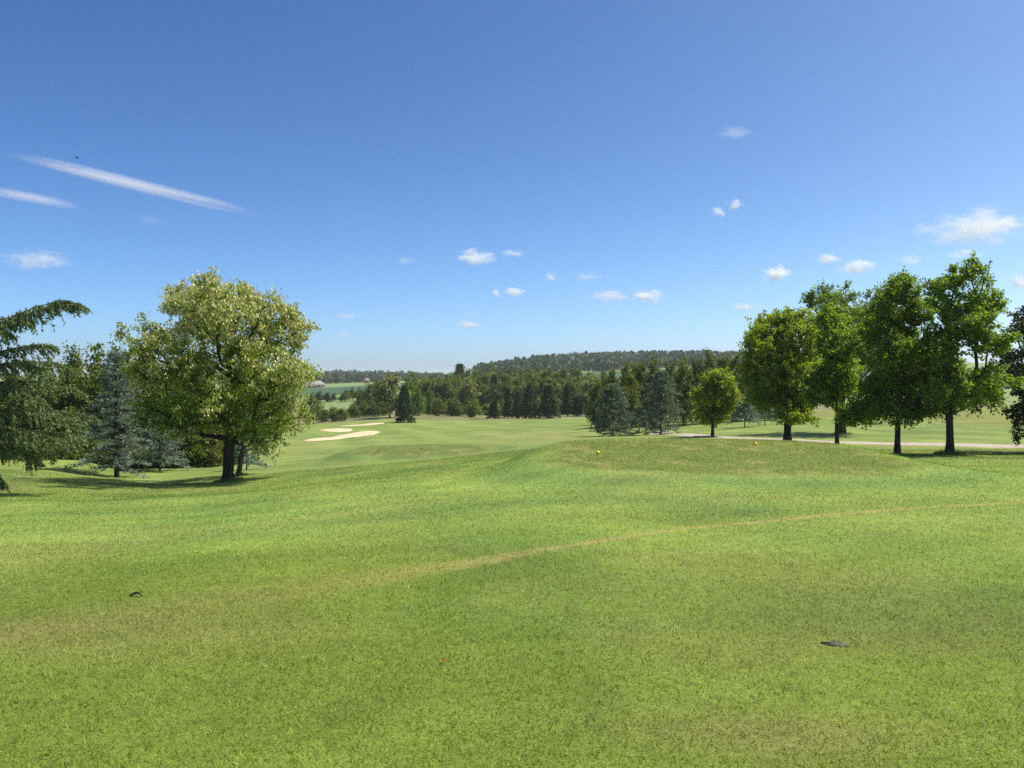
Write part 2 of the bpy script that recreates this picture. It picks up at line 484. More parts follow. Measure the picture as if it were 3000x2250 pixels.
def turf(x, y):
    x, y = np.asarray(x, float), np.asarray(y, float)
    r = np.hypot(x, y)
    u = U0 + F * x / np.maximum(y, 0.1)
    col = np.empty(x.shape + (3,))
    k = ss(6, 16, r + 6 * (fbm(x * .3, y * .3, 3) - .5))[..., None]
    col[:] = C_NEAR * (1 - k) + C_FAIR * k
    col *= (1 + .30 * ss(7, 13, r) * (1 - ss(26, 44, r)))[..., None]        # paler ring around the camera, painted in to offset the blades' shade
    # light and dry blotches
    b1 = fbm(x * .22, y * .22, 21, 4)[..., None]
    b2 = fbm(x * .8 + 7, y * .8, 33, 3)[..., None]
    col = col * (0.78 + 0.44 * b1) * (0.84 + 0.32 * b2)
    dry = ss(.56, .74, fbm(x * .33 + 3, y * .33 + 9, 41, 4)) * .22
    lush = ss(.58, .72, fbm(x * .28 - 13, y * .28 + 29, 47, 3))[..., None]
    col = col * (1 - lush * np.array([.16, .08, .06]))
    band = .5 + .5 * np.sin((y * .85 - x * .42 + 2.2 * fbm(x * .12, y * .12, 15)) * 2.1)
    band2 = .5 + .5 * np.sin((x * .95 + y * .20 + 2.5 * fbm(x * .1, y * .1, 19)) * 1.5)
    near = (1 - ss(24, 40, r))[..., None]
    col = col * (1 + near * ((band - .5)[..., None] * np.array([.10, .08, .08]) + (band2 - .5)[..., None] * np.array([.12, .08, .10])))
    # worn track and the dry fan it ends in, at the lower left
    td = seg_dist(x, y, TRK)
    wob = (fbm(x * 2.2, y * 2.2, 51) - .5)
    on_r = ss(-2.2, 0.6, x)
    wid = 0.10 + 0.42 * (1 - on_r)
    trk = (1 - ss(wid * .35, wid * 1.7, td + wob * wid * .8)) * (.22 + .50 * on_r) * ss(-26, -15, -np.abs(x)) * (.7 + .5 * fbm(x * 1.5, y * 1.5, 55))
    fan = np.exp(-(((x + 2.9) / 1.5) ** 2 + ((y - 6.1) / .75) ** 2))
    fan2 = np.exp(-(((x - 3.6) / .9) ** 2 + ((y - 6.6) / .5) ** 2)) * .7
    fan3 = np.exp(-(((x - 1.35) / .8) ** 2 + ((y - 4.3) / .35) ** 2)) * .6
    dry = np.maximum(dry, np.minimum(.4, (fan * .45 + fan2 * .4 + fan3 * .8) * (.5 + .8 * fbm(x * 3, y * 3, 61))))
    # mowing marks on the far fairway: arcs and broad lanes
    rc = np.hypot(x - 4.0, y - 60)
    lane = .5 + .5 * np.sin(rc * 1.35 + 3 * fbm(x * .05, y * .05, 71))
    lane2 = .5 + .5 * np.sin((x * .9 + y * .25) * 1.0 + 4 * fbm(x * .04, y * .04, 75))
    far = ss(36, 60, r)[..., None] * (1 - ss(170, 200, r))[..., None]
    col = col * (1 + far * ((lane ** 3)[..., None] * .20 - .08 + (lane2 ** 2)[..., None] * .14 - .06))
    mowd = seg_dist(x, y, LINE_MOW)
    mw = np.exp(-(mowd / 1.5) ** 2)[..., None] * (.6 + .4 * np.sin(mowd * 5.0))[..., None]
    col = col * (1 - mw * np.array([.34, .20, .22]))
    # pale sandy fairway centre
    pale = np.exp(-(((x - 2) / 9) ** 2 + ((y - 88) / 22) ** 2)) * .5 + np.exp(-(((x + 26) / 9) ** 2 + ((y - 96) / 16) ** 2)) * .35
    dry = np.maximum(dry, pale * (.3 + .9 * fbm(x * .5, y * .12, 83)))
    dry = dry[..., None]
    col = col * (1 - dry) + C_DRY * dry * (0.85 + .3 * b2)
    trk = np.clip(trk, 0, .9)[..., None]
    col = col * (1 - trk) + C_TRK * trk * (0.9 + .2 * b2)
    # tees: close, slightly yellow turf
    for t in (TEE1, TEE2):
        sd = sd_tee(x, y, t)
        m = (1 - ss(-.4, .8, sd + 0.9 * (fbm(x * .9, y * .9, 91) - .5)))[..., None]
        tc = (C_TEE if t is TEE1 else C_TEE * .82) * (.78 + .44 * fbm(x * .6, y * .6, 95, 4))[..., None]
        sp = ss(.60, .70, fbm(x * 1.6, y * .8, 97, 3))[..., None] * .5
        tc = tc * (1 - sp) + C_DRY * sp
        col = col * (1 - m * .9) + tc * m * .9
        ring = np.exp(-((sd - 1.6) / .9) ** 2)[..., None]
        col = col * (1 - ring * np.array([.30, .18, .16]))  # darker bank ring: longer grass, with the bank's shaded face painted in
    # rough grass right of the path, and the tawny strip behind the fairway
    px = np.interp(y, PATH[:, 1][::-1], PATH[:, 0][::-1])
    rg = (ss(0, 3, x - px) * ss(38, 44, y) * (1 - ss(160, 200, y)))[..., None]
    col = col * (1 - rg) + C_ROUGH * (.72 + .56 * fbm(x * .15, y * .5, 101, 4))[..., None] * rg
    tw = (ss(163, 172, y + 5 * (fbm(x * .1, y * .1, 103) - .5) + np.maximum(0, -x - 22) * .5) * (1 - ss(250, 300, y)))[..., None]
    col = col * (1 - tw) + C_HAY * (.7 + .6 * fbm(x * .2, y * .2, 107))[..., None] * tw
    # fields far off
    f0 = ss(250, 270, y)[..., None]
    col = col * (1 - f0) + C_PALE * f0
    f1 = (ss(420, 440, y) * (1 - ss(690, 720, y + x * .05)))[..., None]
    col = col * (1 - f1) + C_CROP * f1
    f2 = ss(1500, 2500, r)[..., None]
    col = col * (1 - f2) + np.array([.07, .11, .05]) * f2
    return np.clip(col, .01, .8)

# cart path: centre line
PATH = np.array([(40.0, 43.5), (33.0, 45.0), (27.5, 47.2), (24.0, 49.5), (20.5, 52.5), (17.5, 57.5), (15.9, 64.0), (14.6, 72.0), (14.2, 80.0), (16.0, 92.0)])

# ------------------------------------------------------------------ ground sheet
def build_ground():
    fine = np.radians(np.linspace(-37, 37, 400))
    out = np.radians(np.linspace(37, 323, 60))[1:-1]
    th = np.r_[fine, out]
    r = np.r_[np.exp(np.linspace(math.log(.5), math.log(2.6), 14))[:-1], np.exp(np.linspace(math.log(2.6), math.log(330), 390))[:-1],
              np.exp(np.linspace(math.log(330), math.log(1500), 110))[:-1], np.exp(np.linspace(math.log(1500), math.log(9000), 20))]
    T, R = np.meshgrid(th, r, indexing='ij')
    x, y = np.sin(T) * R, np.cos(T) * R
    tw = (T + math.pi) % (2 * math.pi) - math.pi
    z = height(x, y)
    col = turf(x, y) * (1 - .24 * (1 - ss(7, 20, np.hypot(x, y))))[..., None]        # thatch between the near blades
    nt_, nr = T.shape
    i, j = np.meshgrid(np.arange(nt_), np.arange(nr - 1), indexing='ij')
    i2 = (i + 1) % nt_
    q = np.stack([i * nr + j, i * nr + j + 1, i2 * nr + j + 1, i2 * nr + j], -1).reshape(-1, 4)
    v = np.stack([x, y, z], -1).reshape(-1, 3)
    c = nt_ * nr
    v = np.r_[v, [[0, 0, float(height(0.001, 0.001))]]]
    col = np.r_[col.reshape(-1, 3), [C_NEAR]]
    k = np.arange(nt_)
    t = np.stack([k * nr, ((k + 1) % nt_) * nr, np.full(nt_, c)], -1)
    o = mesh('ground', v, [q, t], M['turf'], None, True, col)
    tag(o, kind='structure')
build_ground()

def grass_blades():
    rng = np.random.default_rng(4)
    n = 860000
    d = 1.9 + 44 * rng.random(n) ** 1.9
    ta = np.tan(np.radians(35.5)) * (rng.random(n) * 2 - 1)
    x, y = ta * (d + 4.5), d - .4
    z = height(x, y)
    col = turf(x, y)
    lod = 1 + d / 10
    L = (.016 + .020 * rng.random(n) ** 1.5) * (1 + d / 40)
    L = np.where(rng.random(n) > .97, L * 1.7, L) * (.75 + .5 * fbm(x * 5, y * 5, 29, 2))
    W = .0038 * lod * (.7 + .6 * rng.random(n))
    az = rng.random(n) * 2 * math.pi + 1.2 * fbm(x * 3, y * 3, 7) * 3
    tilt = .35 + .85 * rng.random(n)
    ax = np.stack([np.sin(az) * np.sin(tilt), np.cos(az) * np.sin(tilt), np.cos(tilt)], -1)
    sd = norm(np.cross(ax, rng.normal(size=(n, 3))))
    b = np.stack([x, y, z - .002], -1)
    v = np.stack([b - sd * W[:, None] / 2, b + sd * W[:, None] / 2, b + ax * L[:, None]], 1).reshape(-1, 3)
    hue = rng.random(n)
    c = col * ((.85 + .3 * rng.random(n)) * (.80 + .46 * fbm(x * 7, y * 7, 23, 2)))[:, None] * 1.05
    st = (hue > .97)[:, None]
    c = np.where(st, np.array([.34, .35, .15]), c)
    o = mesh('grass', v, np.arange(n * 3).reshape(-1, 3), M['blade'], None, False, np.repeat(c, 3, 0))
    tag(o, 'short mown green grass blades of the near lawn', 'grass', kind='stuff')
grass_blades()

def strip(name, P, w, mat, lift, n=140, kind='structure'):
    t = np.linspace(0, 1, len(P))
    tt = np.linspace(0, 1, n)
    # Catmull-like smoothing
    cx, cy = np.interp(tt, t, P[:, 0]), np.interp(tt, t, P[:, 1])
    ker = np.hanning(15); ker /= ker.sum()
    cx = np.convolve(np.pad(cx, 7, 'edge'), ker, 'valid'); cy = np.convolve(np.pad(cy, 7, 'edge'), ker, 'valid')
    tan = norm(np.stack([np.gradient(cx), np.gradient(cy)], -1))
    nr = np.stack([-tan[:, 1], tan[:, 0]], -1)
    k = 7
    off = np.linspace(-.5, .5, k)
    ww = w * (1 + .22 * (fbm(tt * 40, tt * 0 + 3, 3) - .5))
    X = cx[:, None] + nr[:, :1] * off * ww[:, None]
    Y = cy[:, None] + nr[:, 1:] * off * ww[:, None]
    edge = np.r_[0, 1, 1, 1, 1, 1, 0] * 1.0
    Z = height(X, Y) + lift * (edge * 1.0 + (1 - edge) * -.5)
    i, j = np.meshgrid(np.arange(n - 1), np.arange(k - 1), indexing='ij')
    q = np.stack([i * k + j, i * k + j + 1, (i + 1) * k + j + 1, (i + 1) * k + j], -1).reshape(-1, 4)
    o = mesh(name, np.stack([X, Y, Z], -1).reshape(-1, 3), q[:, ::-1], mat, None, True)
    return tag(o, kind=kind)
strip('path', PATH, 2.3, M['gravel'], .05)

def bunker(poly, label):
    """outline traced in photo pixels, each point dropped on the ground"""
    P = np.array([ground(u, v, 85, 240)[:2] for u, v in poly])
    mid = P.mean(0)
    P[:, 1] = mid[1] + (P[:, 1] - mid[1]) * .9
    # resample and smooth the outline
    Q = np.r_[P, P[:1]]
    t = np.r_[0, np.cumsum(np.linalg.norm(np.diff(Q, axis=0), axis=1))]
    tt = np.linspace(0, t[-1], 121)[:-1]
    B = np.stack([np.interp(tt, t, Q[:, 0]), np.interp(tt, t, Q[:, 1])], -1)
    for _ in range(4):
        B = (np.roll(B, 1, 0) + B * 2 + np.roll(B, -1, 0)) / 4
    c = B.mean(0)
    rings = [1.0, .93, .8, .55, .25]
    V = []
    for k, s in enumerate(rings):
        X = c + (B - c) * s
        V.append(np.c_[X, height(X[:, 0], X[:, 1]) + (.02 if k == 0 else .10)])
    V = np.concatenate(V + [np.array([[c[0], c[1], float(height(c[0], c[1])) + .10]])])
    n = len(B)
    q = [(k * n + i, k * n + (i + 1) % n, (k + 1) * n + (i + 1) % n, (k + 1) * n + i) for k in range(len(rings) - 1) for i in range(n)]
    t3 = [((len(rings) - 1) * n + i, (len(rings) - 1) * n + (i + 1) % n, len(V) - 1) for i in range(n)]
    o = mesh('bunker_sand', V, [np.array(q), np.array(t3)], M['sand'], None, True)
    o['label'] = label
    return tag(o, kind='structure')
bunker([(876, 1293), (910, 1288), (960, 1284), (1010, 1274), (1045, 1266), (1085, 1262), (1112, 1262), (1116, 1267), (1095, 1274), (1050, 1280), (1000, 1287), (950, 1292), (905, 1295)], 'long pale sand bunker')
bunker([(934, 1261), (960, 1258), (1000, 1256), (1030, 1257), (1034, 1261), (1020, 1265), (990, 1267), (965, 1266)], 'short pale sand bunker')
bunker([(992, 1250), (1040, 1246), (1090, 1240), (1128, 1239), (1122, 1242), (1090, 1245), (1050, 1248), (1020, 1250)], 'thin pale sand bunker at the back')

# ------------------------------------------------------------------ trees
def skeleton(rng, pts, trunk, jitter=.06):
    """connect crown points to the trunk by short, forward-going links; returns nodes, parents"""
    nodes = [p for p in trunk]
    par = [-1] + list(range(len(trunk) - 1))
    root = trunk[-1]
    lo = trunk[max(1, int(len(trunk) * .45))]
    order = np.argsort(np.linalg.norm((pts - lo) * np.array([1, 1, .8]), axis=1))
    dist = [0.0]
    for k in range(1, len(trunk)): dist.append(dist[-1] + np.linalg.norm(trunk[k] - trunk[k - 1]))
    start = max(1, int(len(trunk) * .55))
    for i in order:
        p = pts[i]
        A = np.array(nodes)[start:]
        D = np.array(dist)[start:]
        v = p - A
        d = np.linalg.norm(v, axis=1)
        cost = d + .30 * D + np.maximum(0, -v[:, 2]) * .9 + np.maximum(0, .25 - v[:, 2] / np.maximum(d, .01)) * .5 * d
        b = int(np.argmin(cost)) + start
        L = float(d[b - start])
        nseg = max(1, int(L / .55))
        prev = b
        for s in range(1, nseg + 1):
            q = nodes[b] + (p - nodes[b]) * s / nseg
            if s < nseg:
                q = q + rng.normal(size=3) * jitter * L * .5 + np.array([0, 0, -.10 * L * math.sin(math.pi * s / nseg)])
            nodes.append(q); par.append(prev); dist.append(dist[prev] + L / nseg)
            prev = len(nodes) - 1
    return np.array(nodes), np.array(par), start

def tree_wood(mb, nodes, par, ntr, r_base, tip=.012, expo=.47):
    n = len(nodes)
    w = np.zeros(n)
    has = np.zeros(n, bool); has[par[1:]] = True
    w[~has] = 1
    for i in range(n - 1, 0, -1):
        w[par[i]] += w[i]
    rad = np.maximum(tip, r_base * (w / w[0]) ** expo)
    for i in range(ntr, n):
        p = par[i]
        rp = min(rad[p], rad[i] * 1.5)
        mb.tube([nodes[p], nodes[i]], [rp, rad[i]], 5 if rad[i] > .04 else 4, cap=not has[i])
    return rad

def lobe_points(rng, lobes, n, spacing):
    """points in a union of ellipsoids, thicker towards the outside"""
    vol = np.array([l[3] * l[4] * l[5] for l in lobes]) ** .62
    pk = rng.choice(len(lobes), n * 8, p=vol / vol.sum())
    dirs = norm(rng.normal(size=(n * 8, 3)))
    rr = (.25 + .75 * rng.random(n * 8) ** .45)[:, None]
    Lb = np.array(lobes)
    P = Lb[pk, :3] + dirs * rr * Lb[pk, 3:6]
    keep = []
    for p in P:
        if len(keep) >= n: break
        if keep:
            if np.min(np.linalg.norm(np.array(keep) - p, axis=1)) < spacing: continue
        keep.append(p)
    return np.array(keep)

def foliage(rng, cen, centre, twigs, per, tw_len, leaf_l, leaf_w, up=.35, out=.7, droop=0.0, flat=.8):
    """twigs sprout from every crown point, leaves sit along the outer part of each twig"""
    n = len(cen)
    o = norm(cen - centre)
    c = np.repeat(cen, twigs, 0)
    oo = np.repeat(o, twigs, 0)
    d = norm(rng.normal(size=(n * twigs, 3)) * np.array([1, 1, flat]) + oo * out + np.array([0, 0, up]))
    tl = tw_len * (.55 + .6 * rng.random(n * twigs))
    base = c + rng.normal(size=c.shape) * tw_len * .22
    b2 = np.repeat(base, per, 0); d2 = np.repeat(d, per, 0); tl2 = np.repeat(tl, per)
    s = .18 + .86 * rng.random(len(b2))
    pos = b2 + d2 * (s * tl2)[:, None] + rng.normal(size=b2.shape) * leaf_l * .45
    pos[:, 2] -= droop * (s ** 2) * tl2
    ax = norm(d2 * .7 + rng.normal(size=b2.shape) * .75 + np.array([0, 0, -.25 - droop]))
    nr = norm(rng.normal(size=b2.shape) * .75 + np.array([0, 0, 1.0]) + np.repeat(oo, per, 0) * .5)
    L = leaf_l * (.65 + .7 * rng.random(len(b2)))
    return leaf_arrays(pos, ax, nr, L, L * leaf_w), (base, d, tl)

def broad_tree(name, base, seed, lobes, trunk_top, r_base, npts, spacing, twigs, per, tw_len, leaf_l, leaf_w, mat, bark, label, cat='tree',
               group=None, lean=(0, 0), up=.35, out=.7, droop=0.0, flat=.8, wood=True, blossom=None, twig_wood=True, expo=.47):
    """lobes are (dx, dy, z, rx, ry, rz) in metres from the base"""
    rng = np.random.default_rng(seed)
    root = empty(name, base)
    H = trunk_top
    k = 9
    t = np.linspace(0, 1, k)
    bend = np.cumsum(rng.normal(size=(k, 2)) * .03 * H / k ** .5, 0) * (t[:, None])
    tr = np.stack([bend[:, 0] + lean[0] * t ** 1.3, bend[:, 1] + lean[1] * t ** 1.3, -.12 + (H + .12) * t], -1)
    pts = lobe_points(rng, lobes, npts, spacing)
    nodes, par, st = skeleton(rng, pts, tr)
    mb = MB()
    bm = MB()
    rad = tree_wood(bm, nodes, par, k, r_base, expo=expo)
    rt = rad[:k].copy()
    rt = np.minimum(rt, r_base * (1 - .35 * t))
    rt[0] *= 1.45
    mb.tube(tr, rt, 10, wob=.04, rng=rng)
    if twig_wood is True:
        pass
    mb.build('trunk', M[bark], root, True)
    bm.build('branches', M[bark], root, True)
    Lb = np.array(lobes)
    centre = (Lb[:, :3] * Lb[:, 3:4]).sum(0) / Lb[:, 3].sum() - np.array([0, 0, .15 * Lb[:, 5].mean()])
    (v, q), (tb, td, tl) = foliage(rng, pts, centre, twigs, per, tw_len, leaf_l, leaf_w, up, out, droop, flat)
    tag(mesh('crown', v, q, M[mat], root), kind='stuff')
    if blossom:
        # hanging flower clusters on the sunlit outer twigs
        frac, cl, cw, nper = blossom
        e = tb + td * tl[:, None]
        oo = norm(e - centre)
        score = (td * oo).sum(1) * .5 + oo[:, 2] * .55 + rng.random(len(e)) * .9 + np.linalg.norm((e - centre) / Lb[:, 3].max(), axis=1) * .35
        score = score + 1.9 * (fbm(e[:, 0] * .8 + e[:, 1] * .7, e[:, 2] * .8, seed) - .5)
        keep = np.argsort(-score)[:int(len(e) * frac)]
        pp = np.repeat(e[keep], nper, 0)
        pp = pp + rng.normal(size=pp.shape) * np.array([cl, cl, cl * .8]) * .75
        ax = norm(rng.normal(size=pp.shape) * .38 + np.array([0, 0, -1.0]))
        L = cl * (.6 + .7 * rng.random(len(pp)))
        v, q = leaf_arrays(pp, ax, norm(rng.normal(size=pp.shape)), L, L * cw, .3)
        tag(mesh('blossom', v, q, M['blossom'], root), kind='stuff')
    tag(root, label, cat, group)
    return root

def px_lobes(base, d, L, depth=1.15, seed=0, dyj=.5):
    """lobes given in photo pixels (u, v, ru, rv) at the tree's own distance"""
    rng = np.random.default_rng(seed)
    out = []
    s = d / F
    for u, v, ru, rv, *rest in L:
        p = pix(u, v, d) - base
        dy = rest[0] if rest else rng.normal() * dyj * ru * s * 1.6
        out.append((p[0], dy, p[2] - .26, max(.3, ru * s * .95 - .14), max(ru, rv) * s * depth, max(.25, rv * s * .95 - .22)))
    return out

def generic_lobes(rng, H, R, h0, n=7, top=.8):
    out = []
    for k in range(n):
        t = (k + .5) / n
        prof = math.sin(math.pi * min(1, .16 + .84 * t) ** top) ** .7 if t < .999 else .3
        a = k * 2.4 + rng.random()
        rr = R * prof
        z = h0 + (H - h0) * (.1 + .8 * t)
        out.append((math.cos(a) * rr * .42, math.sin(a) * rr * .42, z, rr * .66, rr * .66, (H - h0) * .19))
    return out

def conifer(name, base, seed, H, R, mat, bark, label, nb=80, h0=.5, rise=.12, droop=.25, ntw=18, tw=.32, per=12, nl=.16, nw=.28, pend=0.0,
            tip_up=0.0, rb=None, expo=.85, cat='tree', group=None, irreg=.22, upn=.35, round_=0.0):
    rng = np.random.default_rng(seed)
    root = empty(name, base)
    rb = rb or H * .02
    mb = MB()
    t = np.linspace(0, 1, 9)
    bend = rng.normal(size=2) * .01 * H
    tr = np.stack([bend[0] * t ** 2, bend[1] * t ** 2, -.1 + (H * .99 + .1) * t], -1)
    mb.tube(tr, np.maximum(rb * (1 - t) ** .8, .012), 8, wob=.04, rng=rng)
    mb.build('trunk', M[bark], root, True)
    bm = MB()
    V = []
    for i in range(nb):
        f = ((i + rng.random()) / nb) ** .82
        z = h0 + (H - h0) * f
        az = i * 2.39996 + rng.normal() * .25
        ln = R * ((1 - f) ** expo * (1 - round_) + round_ * math.sqrt(max(0, 1 - f * f))) * (1 + rng.normal() * irreg) + .06 * R
        ln = max(ln, .12)
        dx = np.array([math.cos(az), math.sin(az), 0])
        s = np.linspace(0, 1, 6)
        st = np.array([bend[0] * f * f, bend[1] * f * f, z])
        rs = rise + .45 * f * (1 if rise > 0 else .6)
        P = st + dx * (ln * s)[:, None] + np.array([0, 0, 1]) * (ln * (rs * s - droop * s ** 2 + tip_up * s ** 3))[:, None]
        bm.tube(P, np.linspace(max(.01, rb * .35 * (1 - f) + .008), .005, 6), 4, cap=False)
        m = max(5, int(ntw * (.4 + .6 * ln / R)))
        ts = np.clip(.16 + .84 * (np.arange(m) + rng.random(m)) / m, 0, 1)
        bp = np.stack([np.interp(ts, s, P[:, c]) for c in range(3)], -1)
        sd = np.where(np.arange(m) % 2 == 0, 1, -1)[:, None]
        perp = np.array([-dx[1], dx[0], 0])
        tdir = norm(perp * sd * (.9 * rng.random((m, 1)) + .25) + dx * (.55 + .3 * rng.random((m, 1))) + np.array([0, 0, 1]) * (rng.normal(size=(m, 1)) * .16 + .05 - pend))
        tl = tw * (1.15 - .6 * ts) * (.6 + .7 * rng.random(m)) * (.55 + .45 * ln / R)
        b2, d2, l2 = np.repeat(bp, per, 0), np.repeat(tdir, per, 0), np.repeat(tl, per)
        u = rng.random(len(b2))
        pos = b2 + d2 * (u * l2)[:, None]
        pos[:, 2] -= pend * .35 * (u ** 2) * l2
        pos = pos + rng.normal(size=pos.shape) * nl * .16
        ax = norm(d2 * .8 + rng.normal(size=pos.shape) * .55 + np.array([0, 0, upn - pend]))
        L = nl * (.6 + .7 * rng.random(len(pos)))
        V.append(leaf_arrays(pos, ax, norm(rng.normal(size=pos.shape) * .6 + np.array([0, 0, 1.])), L, L * nw, .1)[0])
    # leader
    n = per * 6
    pos = np.stack([bend[0] + rng.normal(size=n) * .02, bend[1] + rng.normal(size=n) * .02, H * (.93 + .08 * rng.random(n))], -1)
    V.append(leaf_arrays(pos, norm(rng.normal(size=(n, 3)) * .7 + [0, 0, .8]), norm(rng.normal(size=(n, 3))), np.full(n, nl), np.full(n, nl * nw), .1)[0])
    bm.build('branches', M[bark], root)
    v = np.concatenate(V)
    tag(mesh('crown', v, np.arange(len(v)).reshape(-1, 4), M[mat], root), kind='stuff')
    tag(root, label, cat, group)
    return root

def children(o):
    return [c for c in bpy.data.objects if c.parent == o]

def copy_tree(root, loc, scale, rz, label, group, name=None, cat=None):
    r = root.copy()
    COL.objects.link(r)
    r.location = [float(a) for a in loc]
    r.scale = scale
    r.rotation_euler = (0, 0, rz)
    r['label'] = label
    if group: r['group'] = group
    elif 'group' in r: del r['group']
    if cat: r['category'] = cat
    for c in KIDS[root.name]:
        k = c.copy()
        COL.objects.link(k)
        k.parent = r
    return r
KIDS = {}

def hang_grass(pos, seed, n, r, h, label, parent_free=True):
    rng = np.random.default_rng(seed)
    a = rng.random(n) * 2 * math.pi
    rr = r * np.sqrt(rng.random(n))
    x, y = pos[0] + np.cos(a) * rr, pos[1] + np.sin(a) * rr
    p = np.stack([x, y, height(x, y) - .01], -1)
    ax = norm(rng.normal(size=(n, 3)) * .45 + np.array([0, 0, 1.0]))
    L = h * (.4 + .8 * rng.random(n)) * (1.1 - .6 * rr / r)
    v, q = leaf_arrays(p, ax, norm(rng.normal(size=(n, 3))), L, np.full(n, .022), .1)
    return tag(mesh('long_grass', v, q, M['tallgrass']), label, 'grass', kind='stuff')

# --- flowering robinia, left
D_R = 42.0
b = on(667, D_R)
ROB = [(540, 880, 110, 88), (690, 868, 118, 80), (800, 925, 85, 92), (430, 958, 84, 62), (600, 975, 150, 85), (760, 1040, 130, 95), (868, 1075, 80, 66), (905, 1062, 40, 40), (880, 900, 30, 40),
       (470, 1085, 92, 70), (510, 1180, 100, 66), (680, 1185, 110, 75), (815, 1180, 88, 90), (775, 1270, 55, 48), (620, 850, 90, 58), (750, 862, 88, 66), (690, 960, 110, 80), (590, 1058, 85, 52, -.8), (700, 836, 72, 46), (520, 835, 70, 46),
       (590, 1140, 95, 70, -1.8), (700, 1130, 90, 70, -2.0), (560, 1205, 80, 45, -1.2), (740, 1215, 80, 50, -1.0), (450, 1170, 60, 60, -.6), (470, 1060, 85, 55, -1.4), (440, 985, 70, 45, -.8)]
ROB = [(l[0] * .985 + 16, 1410 - (1410 - l[1]) * .945, l[2] * .98, l[3] * .96, *l[4:]) for l in ROB]
broad_tree('robinia_tree', b, 11, px_lobes(b, D_R, ROB, 1.2, 3), 4.3, .29, 330, .46, 13, 13, .56, .15, .46, 'robinia', 'bark_dark',
           'large tree covered in cream blossom with a thick dark trunk, standing alone at left', lean=(.1, .1), out=.6, droop=.15, blossom=(.52, .155, .6, 9))
hang_grass(b, 1, 900, .75, .30, 'long grass round the trunk of the blossoming tree')
b = on(698, 46.5)
ROB2 = [(735, 1110, 70, 60), (790, 1160, 60, 60), (720, 1180, 60, 50), (770, 1240, 60, 45)]
broad_tree('robinia_tree', b, 12, px_lobes(b, 46.5, ROB2, 1.2, 4), 3.0, .15, 60, .5, 12, 10, .6, .17, .42, 'robinia', 'bark',
           'slimmer leaning tree with cream blossom just behind the large blossoming tree', lean=(.5, .1), out=.6, droop=.15, blossom=(.4, .15, .6, 8))
hang_grass(b, 2, 350, .5, .28, 'long grass round the slim leaning trunk')

# --- maples along the cart path, right
MAP = [
    ('tall open maple with a forked dark trunk, rightmost of the path-side maples', 2783, 39.0, 'maple', .175, 5.6, 190, (.1, 0),
     [(2800, 812, 58, 52), (2742, 850, 56, 56), (2850, 885, 62, 56), (2900, 890, 26, 34), (2790, 935, 78, 64), (2855, 985, 70, 64), (2740, 1005, 66, 72), (2800, 1065, 100, 62), (2868, 1095, 70, 62), (2765, 1130, 84, 52), (2860, 1150, 84, 38)]),
    ('green maple with a straight slim trunk, second from the right along the path', 2630, 42.0, 'maple', .145, 5.4, 200, (0, 0),
     [(2618, 850, 56, 52), (2572, 905, 56, 56), (2680, 905, 58, 56), (2630, 965, 86, 62), (2580, 1045, 76, 74), (2692, 1045, 66, 74), (2630, 1125, 104, 62), (2600, 1182, 72, 38), (2690, 1172, 66, 38)]),
    ('dark green maple with the thinnest trunk, in front of the tallest maple', 2453, 46.0, 'maple', .12, 4.6, 130, (-.1, 0),
     [(2450, 935, 56, 54), (2440, 1010, 66, 62), (2472, 1090, 72, 72), (2428, 1130, 56, 62), (2470, 1188, 66, 40)]),
    ('tallest broad maple with a thick trunk, beyond the path', 2467, 70.0, 'maple', .28, 7.0, 200, (0, 0),
     [(2418, 872, 62, 50), (2502, 858, 62, 42), (2562, 885, 42, 54), (2440, 940, 76, 62), (2522, 950, 68, 62), (2480, 1040, 86, 70), (2480, 1125, 76, 54), (2400, 1000, 56, 70), (2545, 1020, 60, 70), (2590, 960, 40, 60)]),
    ('yellowish green maple with a leafy thick trunk, left end of the maple row', 2307, 52.0, 'maple_yellow', .235, 5.0, 230, (-.1, 0),
     [(2292, 950, 76, 60), (2340, 930, 46, 44), (2240, 1002, 60, 62), (2310, 1045, 82, 72), (2222, 1080, 44, 54), (2262, 1130, 82, 66), (2338, 1130, 50, 72), (2312, 1200, 62, 36), (2320, 985, 62, 60, -1.0), (2355, 1050, 44, 60), (2280, 1080, 70, 60, -1.2)]),
    ('small round yellow-green maple, alone left of the maple row', 2088, 65.0, 'maple_yellow', .13, 3.0, 90, (0, 0),
     [(2100, 1112, 46, 36), (2068, 1150, 40, 36), (2128, 1158, 40, 40), (2095, 1200, 52, 34)]),
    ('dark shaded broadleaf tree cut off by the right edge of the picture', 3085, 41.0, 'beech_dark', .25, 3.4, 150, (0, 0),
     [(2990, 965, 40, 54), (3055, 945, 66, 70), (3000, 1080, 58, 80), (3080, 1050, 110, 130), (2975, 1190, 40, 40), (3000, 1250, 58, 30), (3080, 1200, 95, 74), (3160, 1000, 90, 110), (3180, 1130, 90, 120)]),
]
for i, (lab, u, d, m, rb, tt, npt, ln, lb) in enumerate(MAP):
    b = on(u, d)
    s = d / 42
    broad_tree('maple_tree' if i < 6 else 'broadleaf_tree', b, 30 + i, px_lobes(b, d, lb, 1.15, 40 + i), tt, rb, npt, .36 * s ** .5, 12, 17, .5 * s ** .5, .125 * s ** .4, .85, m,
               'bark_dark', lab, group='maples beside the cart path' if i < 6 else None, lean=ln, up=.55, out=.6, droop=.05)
hang_grass(on(2783, 39), 3, 700, .7, .34, 'long grass round the trunk of the rightmost maple')
hang_grass(on(2467, 70), 5, 400, .8, .34, 'long grass round the trunk of the tallest maple')

